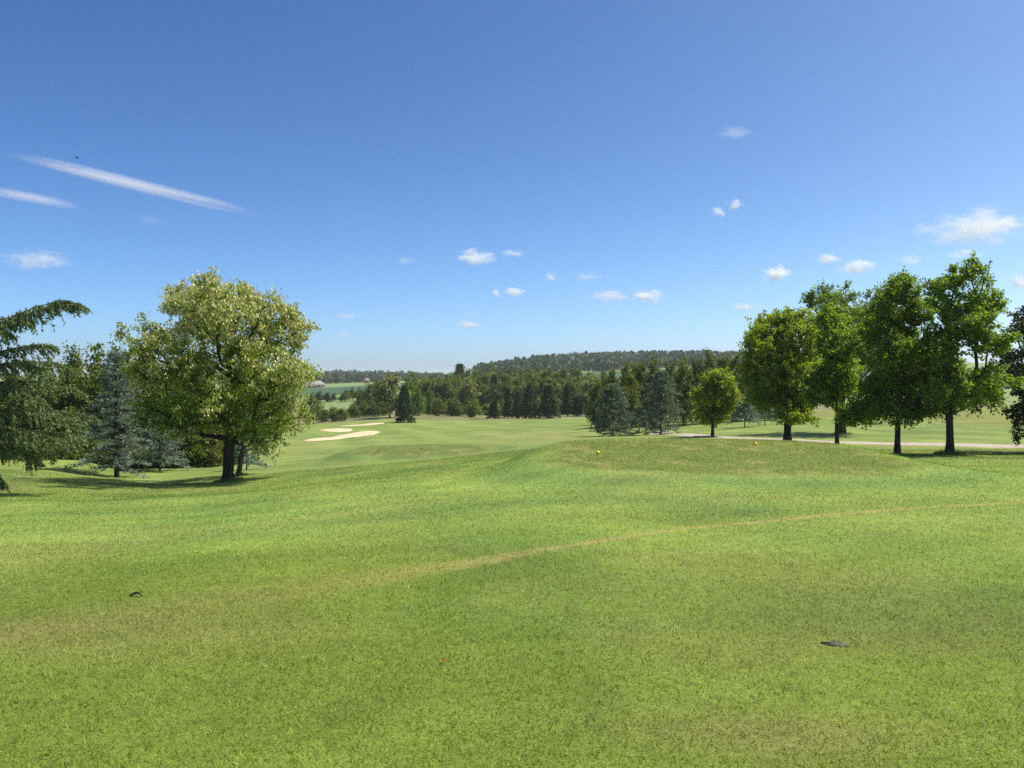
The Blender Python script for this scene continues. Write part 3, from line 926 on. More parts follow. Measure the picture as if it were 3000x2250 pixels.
# --- blue cedars
def cedar(u, d, vtop, hw, mat, label, seed, group='blue grey cedars', **kw):
    b = on(u, d)
    H = (EYE - (vtop - VH) / F * d) - b[2]
    s = d / 44
    a = dict(nb=int(70 / s ** .5), ntw=int(20 / s ** .4), tw=.62, per=11, nl=.17 * s ** .5, nw=.30, rise=.10, droop=.30, irreg=.2, h0=.35, expo=.8)
    a.update(kw)
    return conifer('cedar_tree', b, seed, H, hw * d / F, mat, 'bark_dark', label, group=group, **a)
cedar(341, 50, 1036, 108, 'bluecedar', 'blue-grey cedar with a pointed top, left of the blossoming tree', 51, h0=.3, nb=84, expo=1.0, irreg=.26)
cedar(468, 56, 1225, 82, 'bluecedar', 'low blue-grey cedar partly hidden behind the blossoming tree', 52, nb=46)
cedar(722, 55, 1262, 48, 'bluecedar', 'small blue-grey cedar just right of the thick blossoming trunk', 53, nb=36)
cedar(1795, 82, 1128, 58, 'greycedar', 'grey-green cedar, left of the dense pair behind the yellow tee', 54, h0=.1, round_=.35, nb=90, tw=.7)
cedar(1936, 84, 1092, 66, 'greycedar', 'taller grey-green cedar, right of the dense pair behind the yellow tee', 55, h0=.1, round_=.35, nb=100, tw=.7)
cedar(1873, 90, 1195, 30, 'greycedar', 'small grey-green cedar filling the gap between the dense pair', 56, h0=.5, nb=40)
cedar(2182, 84, 1166, 36, 'bluecedar', 'small blue-grey cedar, left of three beyond the path', 57, h0=.5, nb=40)
cedar(2241, 88, 1170, 34, 'bluecedar', 'small blue-grey cedar, middle of three beyond the path', 58, h0=.5, nb=40)
cedar(2337, 90, 1172, 34, 'bluecedar', 'small blue-grey cedar, right of three beyond the path, beside the leafy thick trunk', 59, h0=.5, nb=40)

# --- deodar with drooping boughs at the left edge
def deodar():
    rng = np.random.default_rng(77)
    D = 30.0
    base = on(-215, D)
    root = empty('deodar_cedar', base)
    H = 9.6
    mb = MB()
    t = np.linspace(0, 1, 10)
    mb.tube(np.stack([0 * t, 0 * t, -.15 + H * t], -1), np.maximum(.26 * (1 - t) ** .8, .02), 10, wob=.04, rng=rng)
    mb.build('trunk', M['bark_dark'], root, True)
    br = []
    s = D / F
    def px(u, v, dy):
        p = pix(u, v, D) - base
        return np.array([p[0], dy, p[2]])
    for (tu, tv, mu_, mv, sv_, dy) in [(252, 905, 170, 850, 1075, -.3), (235, 895, 150, 862, 1060, -.7), (62, 945, 10, 900, 1010, .4), (50, 985, 0, 930, 1040, -.6), (150, 1020, 60, 985, 1110, .3), (178, 1105, 90, 1020, 1120, -.8),
                                   (150, 1090, 60, 1010, 1130, 1.4), (218, 1160, 100, 1075, 1160, .6), (190, 1180, 80, 1090, 1190, -1.5), (258, 1245, 110, 1175, 1215, -.2), (215, 1230, 90, 1180, 1230, 1.5), (244, 1304, 110, 1225, 1270, -1.0),
                                   (200, 1290, 80, 1240, 1290, .9), (128, 1356, 60, 1262, 1310, -.6), (90, 1345, 20, 1285, 1330, 1.2), (32, 1408, 0, 1330, 1345, -1.0), (40, 1150, -40, 1090, 1150, -2.4), (60, 1290, -30, 1220, 1250, -2.6)]:
        p0 = np.array([0, 0, px(-215, sv_, 0)[2]])
        br.append((p0, px(mu_, mv, dy * .55), px(tu, tv, dy)))
    for k in range(40):                                       # boughs all round the trunk
        f = rng.random()
        z = 1.2 + (H - 1.5) * f
        a = rng.random() * 2 * math.pi
        if math.cos(a) > .2: continue
        ln = 4.6 * (1 - f) ** .7 + .5
        d = np.array([math.cos(a), math.sin(a), 0])
        br.append((np.array([0, 0, z]), d * ln * .6 + np.array([0, 0, z + ln * .22]), d * ln + np.array([0, 0, z - ln * .12])))
    for k in range(24):                                       # and the upper part
        f = .55 + .45 * k / 24
        z = 1.2 + (H - 1.5) * f
        a = rng.normal() * .5
        ln = min(4.6 * (1 - f) ** .7 + .3, 1.1)
        d = np.array([math.cos(a), math.sin(a), 0])
        br.append((np.array([0, 0, z]), d * ln * .6 + np.array([0, 0, z + ln * .22]), d * ln + np.array([0, 0, z - ln * .12])))
    bm = MB()
    V = []
    for (p0, p1, p2) in br:
        n = 16
        s_ = np.linspace(0, 1, n)[:, None]
        P = (1 - s_) ** 2 * p0 + 2 * s_ * (1 - s_) * p1 + s_ ** 2 * p2
        bm.tube(P, np.linspace(.045, .006, n), 5, cap=False)
        ln = np.linalg.norm(p2 - p0)
        dx = norm(p2 - p0)
        perp = norm(np.cross(dx, [0, 0, 1.]))
        m = int(38 * ln / 4.5) + 8
        ts = np.sort(.12 + .88 * rng.random(m))
        bp = np.stack([np.interp(ts, s_[:, 0], P[:, c]) for c in range(3)], -1)
        sd = np.where(np.arange(m) % 2 == 0, 1, -1)[:, None]
        # side shoots that arch out and hang
        tl = (.25 + .75 * np.sin(np.pi * np.clip(ts * .92 + .05, 0, 1)) ** .8) * (.55 + .6 * rng.random(m)) * .95
        out = norm(perp * sd * (.35 + .5 * rng.random((m, 1))) + dx * (.55 + .25 * rng.random((m, 1))))
        q = np.linspace(0, 1, 7)
        per = 50
        b2, o2, l2 = np.repeat(bp, per, 0), np.repeat(out, per, 0), np.repeat(tl, per)
        u = rng.random(len(b2))
        hangs = np.repeat(.45 + .5 * rng.random(m), per)
        pos = b2 + o2 * (u * l2 * .75)[:, None]
        pos[:, 2] += l2 * (.10 * u - hangs * u ** 2)
        tan = o2 * .75 + np.array([0, 0, 1]) * (.10 - 2 * hangs * u)[:, None]
        pos = pos + rng.normal(size=pos.shape) * .022
        ax = norm(norm(tan) * .8 + rng.normal(size=pos.shape) * .45 + np.array([0, 0, -.25]))
        L = .085 + .075 * rng.random(len(pos))
        V.append(leaf_arrays(pos, ax, norm(rng.normal(size=pos.shape)), L, L * .36, .1)[0])
    bm.build('branches', M['bark'], root)
    v = np.concatenate(V)
    tag(mesh('crown', v, np.arange(len(v)).reshape(-1, 4), M['deodar'], root), kind='stuff')
    tag(root, 'big dark conifer with long drooping boughs, cut off by the left edge', 'tree')
deodar()

# --- middle-distance trees from a few prototypes
def proto(name, seed, H, R, h0, mat, bark='bark_dark', npts=60, twigs=8, per=6, leaf=.33, lw=.7, tw=.9, n_l=7, top=.8, **kw):
    rng = np.random.default_rng(seed)
    r = broad_tree(name, (0, 0, 0), seed, generic_lobes(rng, H, R, h0, n_l, top), max(h0 + .8, H * .4), .03 * H * .6, npts, .3, twigs, per, tw, leaf, lw, mat, bark, 'x', **kw)
    KIDS[r.name] = children(r)
    return r
PROTO = {
    'olive1': proto('broadleaf_tree', 101, 8, 2.4, .7, 'olive', npts=110, twigs=10, per=9, leaf=.24, tw=.8, up=1.1, flat=.9),
    'olive2': proto('broadleaf_tree', 102, 8, 2.1, .6, 'olive', npts=100, twigs=10, per=9, leaf=.24, tw=.8, up=1.2, top=.7),
    'green1': proto('broadleaf_tree', 103, 9, 3.0, 1.2, 'mid', npts=95, leaf=.36),
    'green2': proto('broadleaf_tree', 104, 9, 2.6, 1.0, 'mid', npts=85, leaf=.36, top=.7),
    'dark1': proto('broadleaf_tree', 105, 10, 2.8, 1.0, 'dark', npts=95, leaf=.38),
    'dark2': proto('broadleaf_tree', 106, 10, 2.3, .9, 'dark', npts=85, leaf=.38, top=.65),
    'bright': proto('broadleaf_tree', 107, 6, 1.9, .4, 'bright', npts=70, leaf=.30),
    'shrub1': proto('shrub', 108, 2.6, 1.9, .1, 'olive', npts=60, leaf=.26, tw=.6, n_l=5, top=1.0, cat='shrub'),
    'shrub2': proto('shrub', 109, 2.4, 1.7, .1, 'mid', npts=55, leaf=.26, tw=.6, n_l=5, top=1.0, cat='shrub'),
    'rob': proto('robinia_tree', 110, 8, 2.8, 1.5, 'olive', npts=80, leaf=.33, blossom=(.4, .30, .6, 3)),
}
def cproto(key, name, seed, H, R, mat, **kw):
    r = conifer(name, (0, 0, 0), seed, H, R, mat, 'bark_dark', 'x', **kw)
    KIDS[r.name] = children(r)
    PROTO[key] = r
cproto('spruce1', 'spruce_tree', 121, 7, 2.2, 'spruce', nb=105, ntw=15, tw=.6, per=6, nl=.42, nw=.5, droop=.32, rise=.05, h0=.2, irreg=.10)
cproto('spruce2', 'spruce_tree', 122, 7, 1.9, 'spruce', nb=95, ntw=14, tw=.55, per=6, nl=.40, nw=.5, droop=.28, rise=.06, h0=.25, irreg=.12, expo=.75)
cproto('spruce3', 'spruce_tree', 123, 8, 1.5, 'spruce', nb=90, ntw=13, tw=.55, per=6, nl=.40, nw=.5, droop=.25, rise=.05, h0=.3, irreg=.12)
cproto('cypress', 'cypress_tree', 124, 10, 1.6, 'spruce', nb=110, ntw=9, tw=.5, per=5, nl=.45, nw=.45, droop=-.2, rise=1.1, h0=.3, irreg=.10, round_=.75, expo=.6)
BASE_H = {'olive1': 8, 'olive2': 8, 'green1': 9, 'green2': 9, 'dark1': 10, 'dark2': 10, 'bright': 6, 'shrub1': 2.6, 'shrub2': 2.4, 'rob': 8,
          'spruce1': 7, 'spruce2': 7, 'spruce3': 8, 'cypress': 10}
BASE_R = {'olive1': 2.7, 'olive2': 2.4, 'green1': 3.3, 'green2': 2.9, 'dark1': 3.1, 'dark2': 2.6, 'bright': 2.2, 'shrub1': 2.1, 'shrub2': 1.9, 'rob': 3.1,
          'spruce1': 2.2, 'spruce2': 1.9, 'spruce3': 1.5, 'cypress': 1.0}
FIRST = set()
prng = np.random.default_rng(9)
ORD = ['first', 'second', 'third', 'fourth', 'fifth', 'sixth', 'seventh', 'eighth', 'ninth', 'tenth', 'eleventh', 'twelfth', 'thirteenth', 'fourteenth']
def order(us, u):
    return ORD[sorted(us).index(u)]
def put(key, u, d, vtop, hw, label, group=None, sink=.0):
    """a tree of the given kind: column u, distance d, top row vtop, half width in photo pixels"""
    b = on(u, d)
    H = (EYE - (vtop - VH) / F * d) - b[2]
    sz, sx = H / (BASE_H[key] * 1.03), hw * d / F / BASE_R[key]
    r = PROTO[key]
    b = b - np.array([0, 0, sink])
    rz = prng.random() * 6.28
    if key not in FIRST:
        FIRST.add(key)
        r.location = [float(a) for a in b]; r.scale = (sx, sx, sz); r.rotation_euler = (0, 0, rz)
        r['label'] = label
        if group: r['group'] = group
        return r
    return copy_tree(r, b, (sx, sx, sz), rz, label, group)

G = 'grove trees behind the cedar pair'
lab = 'dark olive upright tree in the dense grove behind the grey-green cedars'
GROVE = [(1752, 98, 1112, 38), (1795, 108, 1082, 44), (1838, 100, 1066, 46), (1880, 112, 1062, 46), (1920, 103, 1052, 46), (1962, 110, 1058, 46), (2003, 101, 1062, 44),
                                    (2040, 112, 1048, 46), (2075, 104, 1034, 48), (2118, 112, 1046, 48), (2160, 106, 1040, 50), (2205, 114, 1056, 48), (2255, 108, 1076, 46), (2300, 118, 1090, 46), (1770, 118, 1100, 40), (1860, 124, 1064, 46), (2000, 126, 1056, 46), (2130, 128, 1050, 46)]
for i, (u, d, vt, hw) in enumerate(GROVE):
    put('olive1' if i % 2 else 'olive2', u, d, vt, hw, 'upright olive tree, %s from the left in the grove behind the cedars' % order([a[0] for a in GROVE[:14]], u) if i < 14 else 'olive treetop at the back of the grove behind the cedars, %s from the left' % order([a[0] for a in GROVE[14:]], u), G)
G = 'hedge trees behind the blossoming tree'
lab = 'dark green tree in the thick hedge behind the blossoming tree'
HEDGE = [(40, 60, 1090, 80), (130, 63, 1050, 84), (205, 60, 1025, 80), (280, 64, 1012, 84), (355, 61, 1020, 80), (430, 65, 1030, 84), (505, 62, 1060, 82), (580, 66, 1080, 80), (640, 69, 1110, 66), (-60, 62, 1080, 90), (545, 60, 1130, 70), (615, 63, 1150, 60), (660, 66, 1160, 46), (470, 60, 1120, 70)]
for i, (u, d, vt, hw) in enumerate(HEDGE):
    put(('olive1', 'green1', 'olive2', 'green2')[i % 4], u, d, vt, hw * 1.1, 'green hedge tree behind the blossoming tree, %s from the left' % order([a[0] for a in HEDGE], u), G)
SHR = [(110, 57, 1290, 50), (190, 57, 1280, 55), (260, 57, 1285, 55), (400, 58, 1290, 55), (540, 59, 1285, 55), (610, 60, 1280, 55), (660, 62, 1285, 50), (320, 58, 1290, 55), (40, 57, 1290, 55), (480, 59, 1300, 50)]
for i, (u, d, vt, hw) in enumerate(SHR):
    put('shrub1' if i % 2 else 'shrub2', u, d, vt, hw, 'low leafy shrub at the foot of the hedge, %s from the left' % order([a[0] for a in SHR], u), 'shrubs at the foot of the hedge')

# named mid-distance trees
put('green1', 909, 165, 1150, 38, 'round dark green tree by the fairway edge, just right of the blossoming tree')
put('rob', 1142, 172, 1088, 54, 'large pale olive tree in the middle, left of the dark conical conifer')
put('spruce1', 1185, 158, 1130, 29, 'dark conical conifer standing alone at the edge of the far green')
put('bright', 1222, 185, 1134, 24, 'fresh bright green tree just right of the dark conical conifer')
put('bright', 1260, 200, 1140, 13, 'slim bright green young tree in front of the dark tree belt')
put('rob', 1372, 195, 1100, 40, 'olive tree with pale blossom on top, middle of the tree belt')
put('cypress', 1347, 300, 1069, 11, 'columnar dark tree rising above the tree belt')
put('spruce3', 1488, 180, 1134, 16, 'bluish narrow spruce, leftmost of the spruce row')
put('spruce2', 1517, 178, 1146, 18, 'dark spruce, second from the left in the spruce row')
put('spruce1', 1550, 176, 1125, 26, 'bright-edged spruce, third from the left in the spruce row')
put('spruce1', 1607, 176, 1129, 34, 'broad dark spruce, right end of the spruce row')
put('rob', 1536, 200, 1118, 26, 'tree with pale blossom peeping over the spruce row')
put('rob', 1722, 185, 1102, 38, 'tree with pale blossom at the left end of the dense grove')
put('spruce3', 1662, 190, 1124, 18, 'slim dark spruce between the spruce row and the dense grove')
put('spruce2', 1692, 188, 1162, 20, 'low dark spruce beside the dense grove')
put('spruce2', 1447, 176, 1178, 20, 'small round dark conifer bush at the foot of the bare-stemmed pine')
put('shrub2', 975, 172, 1196, 22, 'middle one of three hedge bushes right of the round dark green tree', 'bushes along the far rough')
for u, vt, hw in ((1000, 1199, 22), (946, 1200, 20)):
    put('shrub2', u, 170, vt, hw, '%s one of three hedge bushes right of the round dark green tree' % ('left' if u < 970 else 'right'), 'bushes along the far rough')
for u, vt, hw, d in ((1035, 1186, 24, 182), (1062, 1180, 26, 184), (1092, 1182, 24, 180), (1120, 1186, 22, 182)):
    put('shrub1', u, d, vt, hw, 'leafy bush at the foot of the large pale olive tree, %s from the left' % order([1035, 1062, 1092, 1120], u), 'bushes below the pale olive tree')
for u, vt, hw, d in ((1285, 1172, 26, 190), (1320, 1174, 26, 192), (1342, 1180, 18, 190)):
    put('shrub1', u, d, vt, hw, 'yellow-green bush right of the dark conical conifer, %s from the left' % order([1285, 1320, 1342], u), 'yellow-green bushes before the belt')
put('shrub2', 1390, 186, 1176, 26, 'dark low bush under the olive tree with pale blossom')
for u, vt, hw, d in ((1062, 1140, 26, 230), (1085, 1120, 28, 225), (1105, 1112, 26, 235)):
    put('dark1', u, d, vt, hw, 'dark tree behind the large pale olive tree, %s from the left' % order([1062, 1085, 1105], u), 'dark trees behind the pale olive tree')
for u, vt, hw, d in ((935, 1146, 18, 330), (958, 1150, 18, 325), (978, 1152, 14, 335)):
    put('dark2', u, d, vt, hw, 'small dark tree in the hedge below the green field, %s from the left' % order([935, 958, 978], u), 'hedge trees below the field')
for u, vt, hw, d in ((1012, 1138, 16, 320), (1032, 1134, 18, 330), (1052, 1134, 18, 325), (1000, 1156, 12, 322)):
    put('green2', u, d, vt, hw, 'small mid green tree beside the belt below the field, %s from the left' % order([1000, 1012, 1032, 1052], u), 'hedge trees next to the belt')

# bare-stemmed pine
b = on(1449, 176)
lb = px_lobes(b, 176, [(1447, 1142, 24, 18), (1436, 1160, 18, 14), (1460, 1156, 18, 14), (1450, 1170, 16, 10)], 1.1, 5)
broad_tree('pine_tree', b, 141, lb, 3.6, .16, 44, .3, 8, 6, .7, .32, .55, 'pine', 'bark_pine', 'pine with a bare pinkish trunk in front of the tree belt', up=.4)

G = 'tree belt beyond the fairway'
lab = 'dark tree in the dense belt beyond the far fairway'
belt = []
brng = np.random.default_rng(5)
for row, (d, n, dv) in enumerate([(225, 17, 22), (250, 17, 10), (280, 16, 0), (320, 15, -6)]):
    for k in range(n):
        u = 1190 + (1790 - 1190) * (k + .5 + brng.normal() * .2) / n
        top = np.interp(u, [1190, 1250, 1330, 1400, 1480, 1560, 1612, 1660, 1720, 1790], [1100, 1098, 1092, 1088, 1084, 1092, 1078, 1090, 1096, 1092])
        belt.append((u, d + brng.normal() * 5, top + dv + brng.normal() * 7, 29 + brng.random() * 12))
for i, (u, d, vt, hw) in enumerate(belt):
    key = ['dark1', 'green2', 'green1', 'dark2', 'olive1', 'green2', 'spruce3', 'green1', 'dark1', 'olive2'][int(brng.integers(10))]
    if key == 'spruce3' and brng.random() < .6: key = 'green1'
    put(key, u, d, vt, hw * (.7 if key == 'spruce3' else 1), 'dark spruce in the dense belt beyond the far fairway' if key == 'spruce3' else lab, G)

for k in range(19):
    u = 1200 + 560 * (k + .5) / 19 + brng.normal() * 6
    put('shrub2' if k % 3 else 'shrub1', u, 212 + brng.normal() * 4, 1176 + brng.normal() * 6, 22 + brng.random() * 8, 'dark undergrowth bush at the foot of the tree belt', 'undergrowth of the tree belt')

# --- far woods: seen as one mass
def far_wood(name, spots, seed, label, leaf, nleaf):
    rng = np.random.default_rng(seed)
    V = []
    for (x, y, z, H, R, con) in spots:
        n = nleaf
        if con:
            f = rng.random(n) ** 1.3
            a = rng.random(n) * 2 * math.pi
            rr = R * (1 - f) * (.7 + .4 * rng.random(n))
            p = np.stack([x + np.cos(a) * rr, y + np.sin(a) * rr, z + H * (.08 + .92 * f)], -1)
            o = np.stack([np.cos(a), np.sin(a), 0 * a + .5], -1)
        else:
            sub = norm(rng.normal(size=(14, 3))) * (.55 + .2 * rng.random((14, 1)))
            k = rng.integers(14, size=n)
            dd = norm(rng.normal(size=(n, 3)))
            q = sub[k] + dd * (.42 + .06 * rng.random((n, 1)))
            p = np.stack([x + q[:, 0] * R, y + q[:, 1] * R, z + H * .56 + q[:, 2] * H * .44], -1)
            o = dd
        L = leaf * (.6 + .8 * rng.random(n))
        V.append(leaf_arrays(p, norm(rng.normal(size=(n, 3))), norm(o + rng.normal(size=(n, 3)) * .22), L, L * .9, .1)[0])
    v = np.concatenate(V)
    o = mesh(name, v, np.arange(len(v)).reshape(-1, 4), M['farleaf'])
    return tag(o, label, 'wood', kind='stuff')
rng = np.random.default_rng(21)
sp = []
for row, (d, n) in enumerate([(735, 60), (775, 60), (820, 60), (880, 60), (950, 64)]):
    for k in range(n):
        u = 1395 + row * 4 + (2480 - 1395) * (k + rng.random()) / n
        p = on(u, d + rng.normal() * 12)
        vt = np.interp(u, [1380, 1420, 1500, 1600, 1700, 1800, 2000, 2150, 2300, 2500], [1096, 1078, 1070, 1058, 1046, 1036, 1030, 1034, 1040, 1050]) + [32, 24, 14, 5, -1][row]
        con = rng.random() < (.30 if 1470 < u < 1640 else .05)
        H = EYE - (vt - VH) / F * p[1] - p[2] + rng.normal() * 1.0
        H = max(9, H)
        sp.append((p[0], p[1], p[2], H * (1.12 if con else 1), (3.6 if con else 7.5) * (.8 + .4 * rng.random()), con))
far_wood('hill_wood', sp, 22, 'distant wood covering the long low hill on the skyline', 2.2, 330)
sp = []
for row, (d, n) in enumerate([(860, 60), (900, 60), (960, 60)]):
    for k in range(n):
        u = 640 + (1290 - 640) * (k + rng.random()) / n
        p = on(u, d + rng.normal() * 10)
        vt = np.interp(u, [640, 900, 1000, 1090, 1150, 1230, 1290], [1090, 1088, 1086, 1088, 1088, 1092, 1100]) + [10, 3, 0][row] + rng.normal() * 3
        H = max(5, EYE - (vt - VH) / F * p[1] - p[2])
        con = rng.random() < .12
        sp.append((p[0], p[1], p[2], H, (2.8 if con else 6.0) * (.7 + .5 * rng.random()), con))
far_wood('skyline_wood', sp, 23, 'distant low line of trees on the skyline behind the green field', 1.5, 380)

# ------------------------------------------------------------------ far buildings
def barn(u0, u1, d, h_w, h_r, roof, label, name, hip=3.0, depth=9.0):
    x0, x1 = (u0 - U0) / F * d, (u1 - U0) / F * d
    z = float(height((x0 + x1) / 2, d)) - .3
    root = empty(name, ((x0 + x1) / 2, d, z))
    w = (x1 - x0) / 2
    mb = MB(); mb.box((-w, 0, 0), (w, depth, h_w)); mb.build('wall', M['brick'], root)
    e = .5
    mb = MB()
    v = [(-w - e, -e, h_w), (w + e, -e, h_w), (w + e, depth + e, h_w), (-w - e, depth + e, h_w), (-w + hip, depth / 2, h_w + h_r), (w - hip, depth / 2, h_w + h_r)]
    v2 = [(a, b_, c - .25) for a, b_, c in v[:4]]
    mb.add(v + v2, q=[(0, 1, 5, 4), (2, 3, 4, 5), (0, 6, 7, 1), (1, 7, 8, 2), (2, 8, 9, 3), (3, 9, 6, 0), (6, 9, 8, 7)], t=[(1, 2, 5), (3, 0, 4)])
    mb.build('roof', roof, root)
    n = max(2, int(w / 3))
    for k in range(n):
        cx = -w + (k + .5) * 2 * w / n
        mb = MB(); mb.box((cx - .8, -.06, .2), (cx + .8, .02, h_w * .8)); mb.build('door', M['door'], root)
    return tag(root, label, 'building')
barn(858, 946, 720, 3.2, 3.4, M['roof_grey'], 'long low farm building with a grey roof at the edge of the green field', 'farm_building')
barn(1066, 1080, 800, 2.6, 2.8, M['roof_red'], 'small house with a reddish roof among the distant trees', 'house', 1.0, 7.0)

# ------------------------------------------------------------------ tee markers and small things on the lawn
def ball(mb, r, c, seg=14, rings=9, sq=1.0):
    v, q = [], []
    for i in range(rings + 1):
        p = math.pi * i / rings
        for j in range(seg):
            a = 2 * math.pi * j / seg
            v.append((c[0] + r * math.sin(p) * math.cos(a), c[1] + r * math.sin(p) * math.sin(a), c[2] + r * sq * math.cos(p)))
    for i in range(rings):
        for j in range(seg):
            q.append((i * seg + j, (i + 1) * seg + j, (i + 1) * seg + (j + 1) % seg, i * seg + (j + 1) % seg))
    mb.add(v, q=q)

def marker(pos, r, mat, label, group):
    root = empty('tee_marker', pos)
    mb = MB(); ball(mb, r, (0, 0, r * 1.25)); mb.build('ball', M[mat], root, True)
    mb = MB(); mb.tube([(0, 0, -.05), (0, 0, r * .4)], [r * .22, r * .3], 8); mb.build('spike', M['spike'], root, True)
    return tag(root, label, 'tee marker', group)
def at_depth(u, d, zoff=0.0):
    return on(u, d)
p = ground(1752, 1333, 15, 60); marker(p, .060, 'yellow', 'yellow ball tee marker at the left front of the tee', 'yellow tee markers')
p = ground(2214, 1307, 15, 60); marker(p, .060, 'yellow', 'yellow ball tee marker at the right back of the tee', 'yellow tee markers')
p = ground(1110, 1322, 40, 100); marker(p, .065, 'red', 'tiny red tee marker on the far mound, left one', 'red tee markers')
p = ground(1235, 1317, 40, 100); marker(p, .065, 'red', 'tiny red tee marker on the far mound, right one', 'red tee markers')

def clod(pos, rx, ry, h, seed, mat, name, label, cat):
    rng = np.random.default_rng(seed)
    mb = MB(); n, k = 22, 7
    v = []
    for i in range(k):
        f = i / (k - 1)
        for j in range(n):
            a = 2 * math.pi * j / n
            rr = math.cos(f * math.pi / 2) * (1 + .18 * rng.normal())
            v.append((rx * rr * math.cos(a), ry * rr * math.sin(a), h * math.sin(f * math.pi / 2) * (1 + .2 * rng.normal()) - .006))
    q = [(i * n + j, i * n + (j + 1) % n, (i + 1) * n + (j + 1) % n, (i + 1) * n + j) for i in range(k - 1) for j in range(n)]
    mb.add(v, q=q)
    o = mb.build(name, M[mat])
    o.location = [float(a) for a in pos]
    return tag(o, label, cat)
o = clod(ground(2448, 1893, 2, 30), .085, .035, .030, 3, 'clod', 'grass_clod', 'flat dark grey clod lying on the lawn at lower right', 'clod')
o.rotation_euler = (0, 0, -.35)

def twig(pos, L, label):
    rng = np.random.default_rng(8)
    mb = MB()
    t = np.linspace(0, 1, 7)
    P = np.stack([(t - .5) * L, .03 * np.sin(t * 5), .012 + .02 * np.sin(t * 3)], -1)
    mb.tube(P, np.linspace(.014, .005, 7), 6, wob=.1, rng=rng)
    mb.tube([P[3], P[3] + [.04, .02, .004]], [.006, .003], 5)
    o = mb.build('fallen_twig', M['twig']); o.location = [float(a) for a in pos]
    return tag(o, label, 'twig')
twig(ground(400, 1750, 2, 40), .13, 'short dark twig lying on the lawn at lower left')

def petal(pos, label):
    root = empty('red_petals', pos)
    for (x, y, s, a) in ((0, 0, .012, .3), (.004, .014, .010, 1.6), (-.003, -.028, .008, 2.6)):
        v, q = [], []
        t = np.linspace(0, 2 * math.pi, 9)[:-1]
        v = [(x + s * math.cos(k) * 1.1, y + s * math.sin(k), .026 + .35 * s * math.cos(k + a)) for k in t] + [(x, y, .022)]
        mb = MB(); mb.add(v, t=[(k, (k + 1) % 8, 8) for k in range(8)])
        mb.build('petal', M['petal'], root)
    return tag(root, label, 'petals')
petal(ground(1298, 1948, 2, 30), 'scrap of red petals lying on the near lawn')

# ------------------------------------------------------------------ bird and aeroplane in the sky
def bird(u, v, d):
    root = empty('bird', pix(u, v, d))
    mb = MB()
    t = np.linspace(0, 1, 9)
    mb.tube(np.stack([(t - .5) * .26, 0 * t, .01 * np.sin(t * 3)], -1), .035 * np.sin(np.pi * np.clip(t, .04, .93)) ** .7 + .004, 8)
    mb.build('body', M['bird'], root, True)
    for s in (-1, 1):
        mb = MB()
        mb.add([(.06, 0, .02), (-.04, 0, .02), (-.05, s * .12, .07), (.05, s * .13, .075), (-.04, s * .27, .04), (.0, s * .06, .055)], t=[(0, 5, 3), (0, 1, 5), (1, 2, 5), (5, 2, 3), (2, 4, 3)])
        mb.build('wing', M['bird'], root)
    root.rotation_euler = (0, 0, .5)
    return tag(root, 'tiny dark bird flying beside the long streak of cloud', 'bird')
bird(228, 464, 62)

def plane(u, v, d):
    root = empty('aeroplane', pix(u, v, d))
    mb = MB(); t = np.linspace(0, 1, 10)
    mb.tube(np.stack([(t - .5) * 38, 0 * t, 0 * t], -1), 2.0 * np.sin(np.pi * np.clip(t, .05, .95)) ** .35, 10); mb.build('fuselage', M['white_metal'], root, True)
    for s in (-1, 1):
        mb = MB(); mb.add([(3, s * 1.5, -.5), (-3, s * 1.5, -.5), (-8, s * 17, .6), (-6, s * 17, .6), (3, s * 1.5, 0), (-3, s * 1.5, 0), (-8, s * 17, .8), (-6, s * 17, .8)], q=[(0, 1, 2, 3), (4, 7, 6, 5), (0, 3, 7, 4), (1, 5, 6, 2), (2, 6, 7, 3)]); mb.build('wing', M['white_metal'], root)
    mb = MB(); mb.add([(-14, -.2, 1), (-18, -.2, 1), (-20, -.2, 7), (-18, -.2, 7), (-14, .2, 1), (-18, .2, 1), (-20, .2, 7), (-18, .2, 7)], q=[(0, 3, 2, 1), (4, 5, 6, 7), (0, 4, 7, 3), (1, 2, 6, 5), (3, 7, 6, 2)]); mb.build('tail_fin', M['white_metal'], root)
    return tag(root, 'tiny white aeroplane high in the blue sky', 'aeroplane')
plane(1742, 76, 14000)

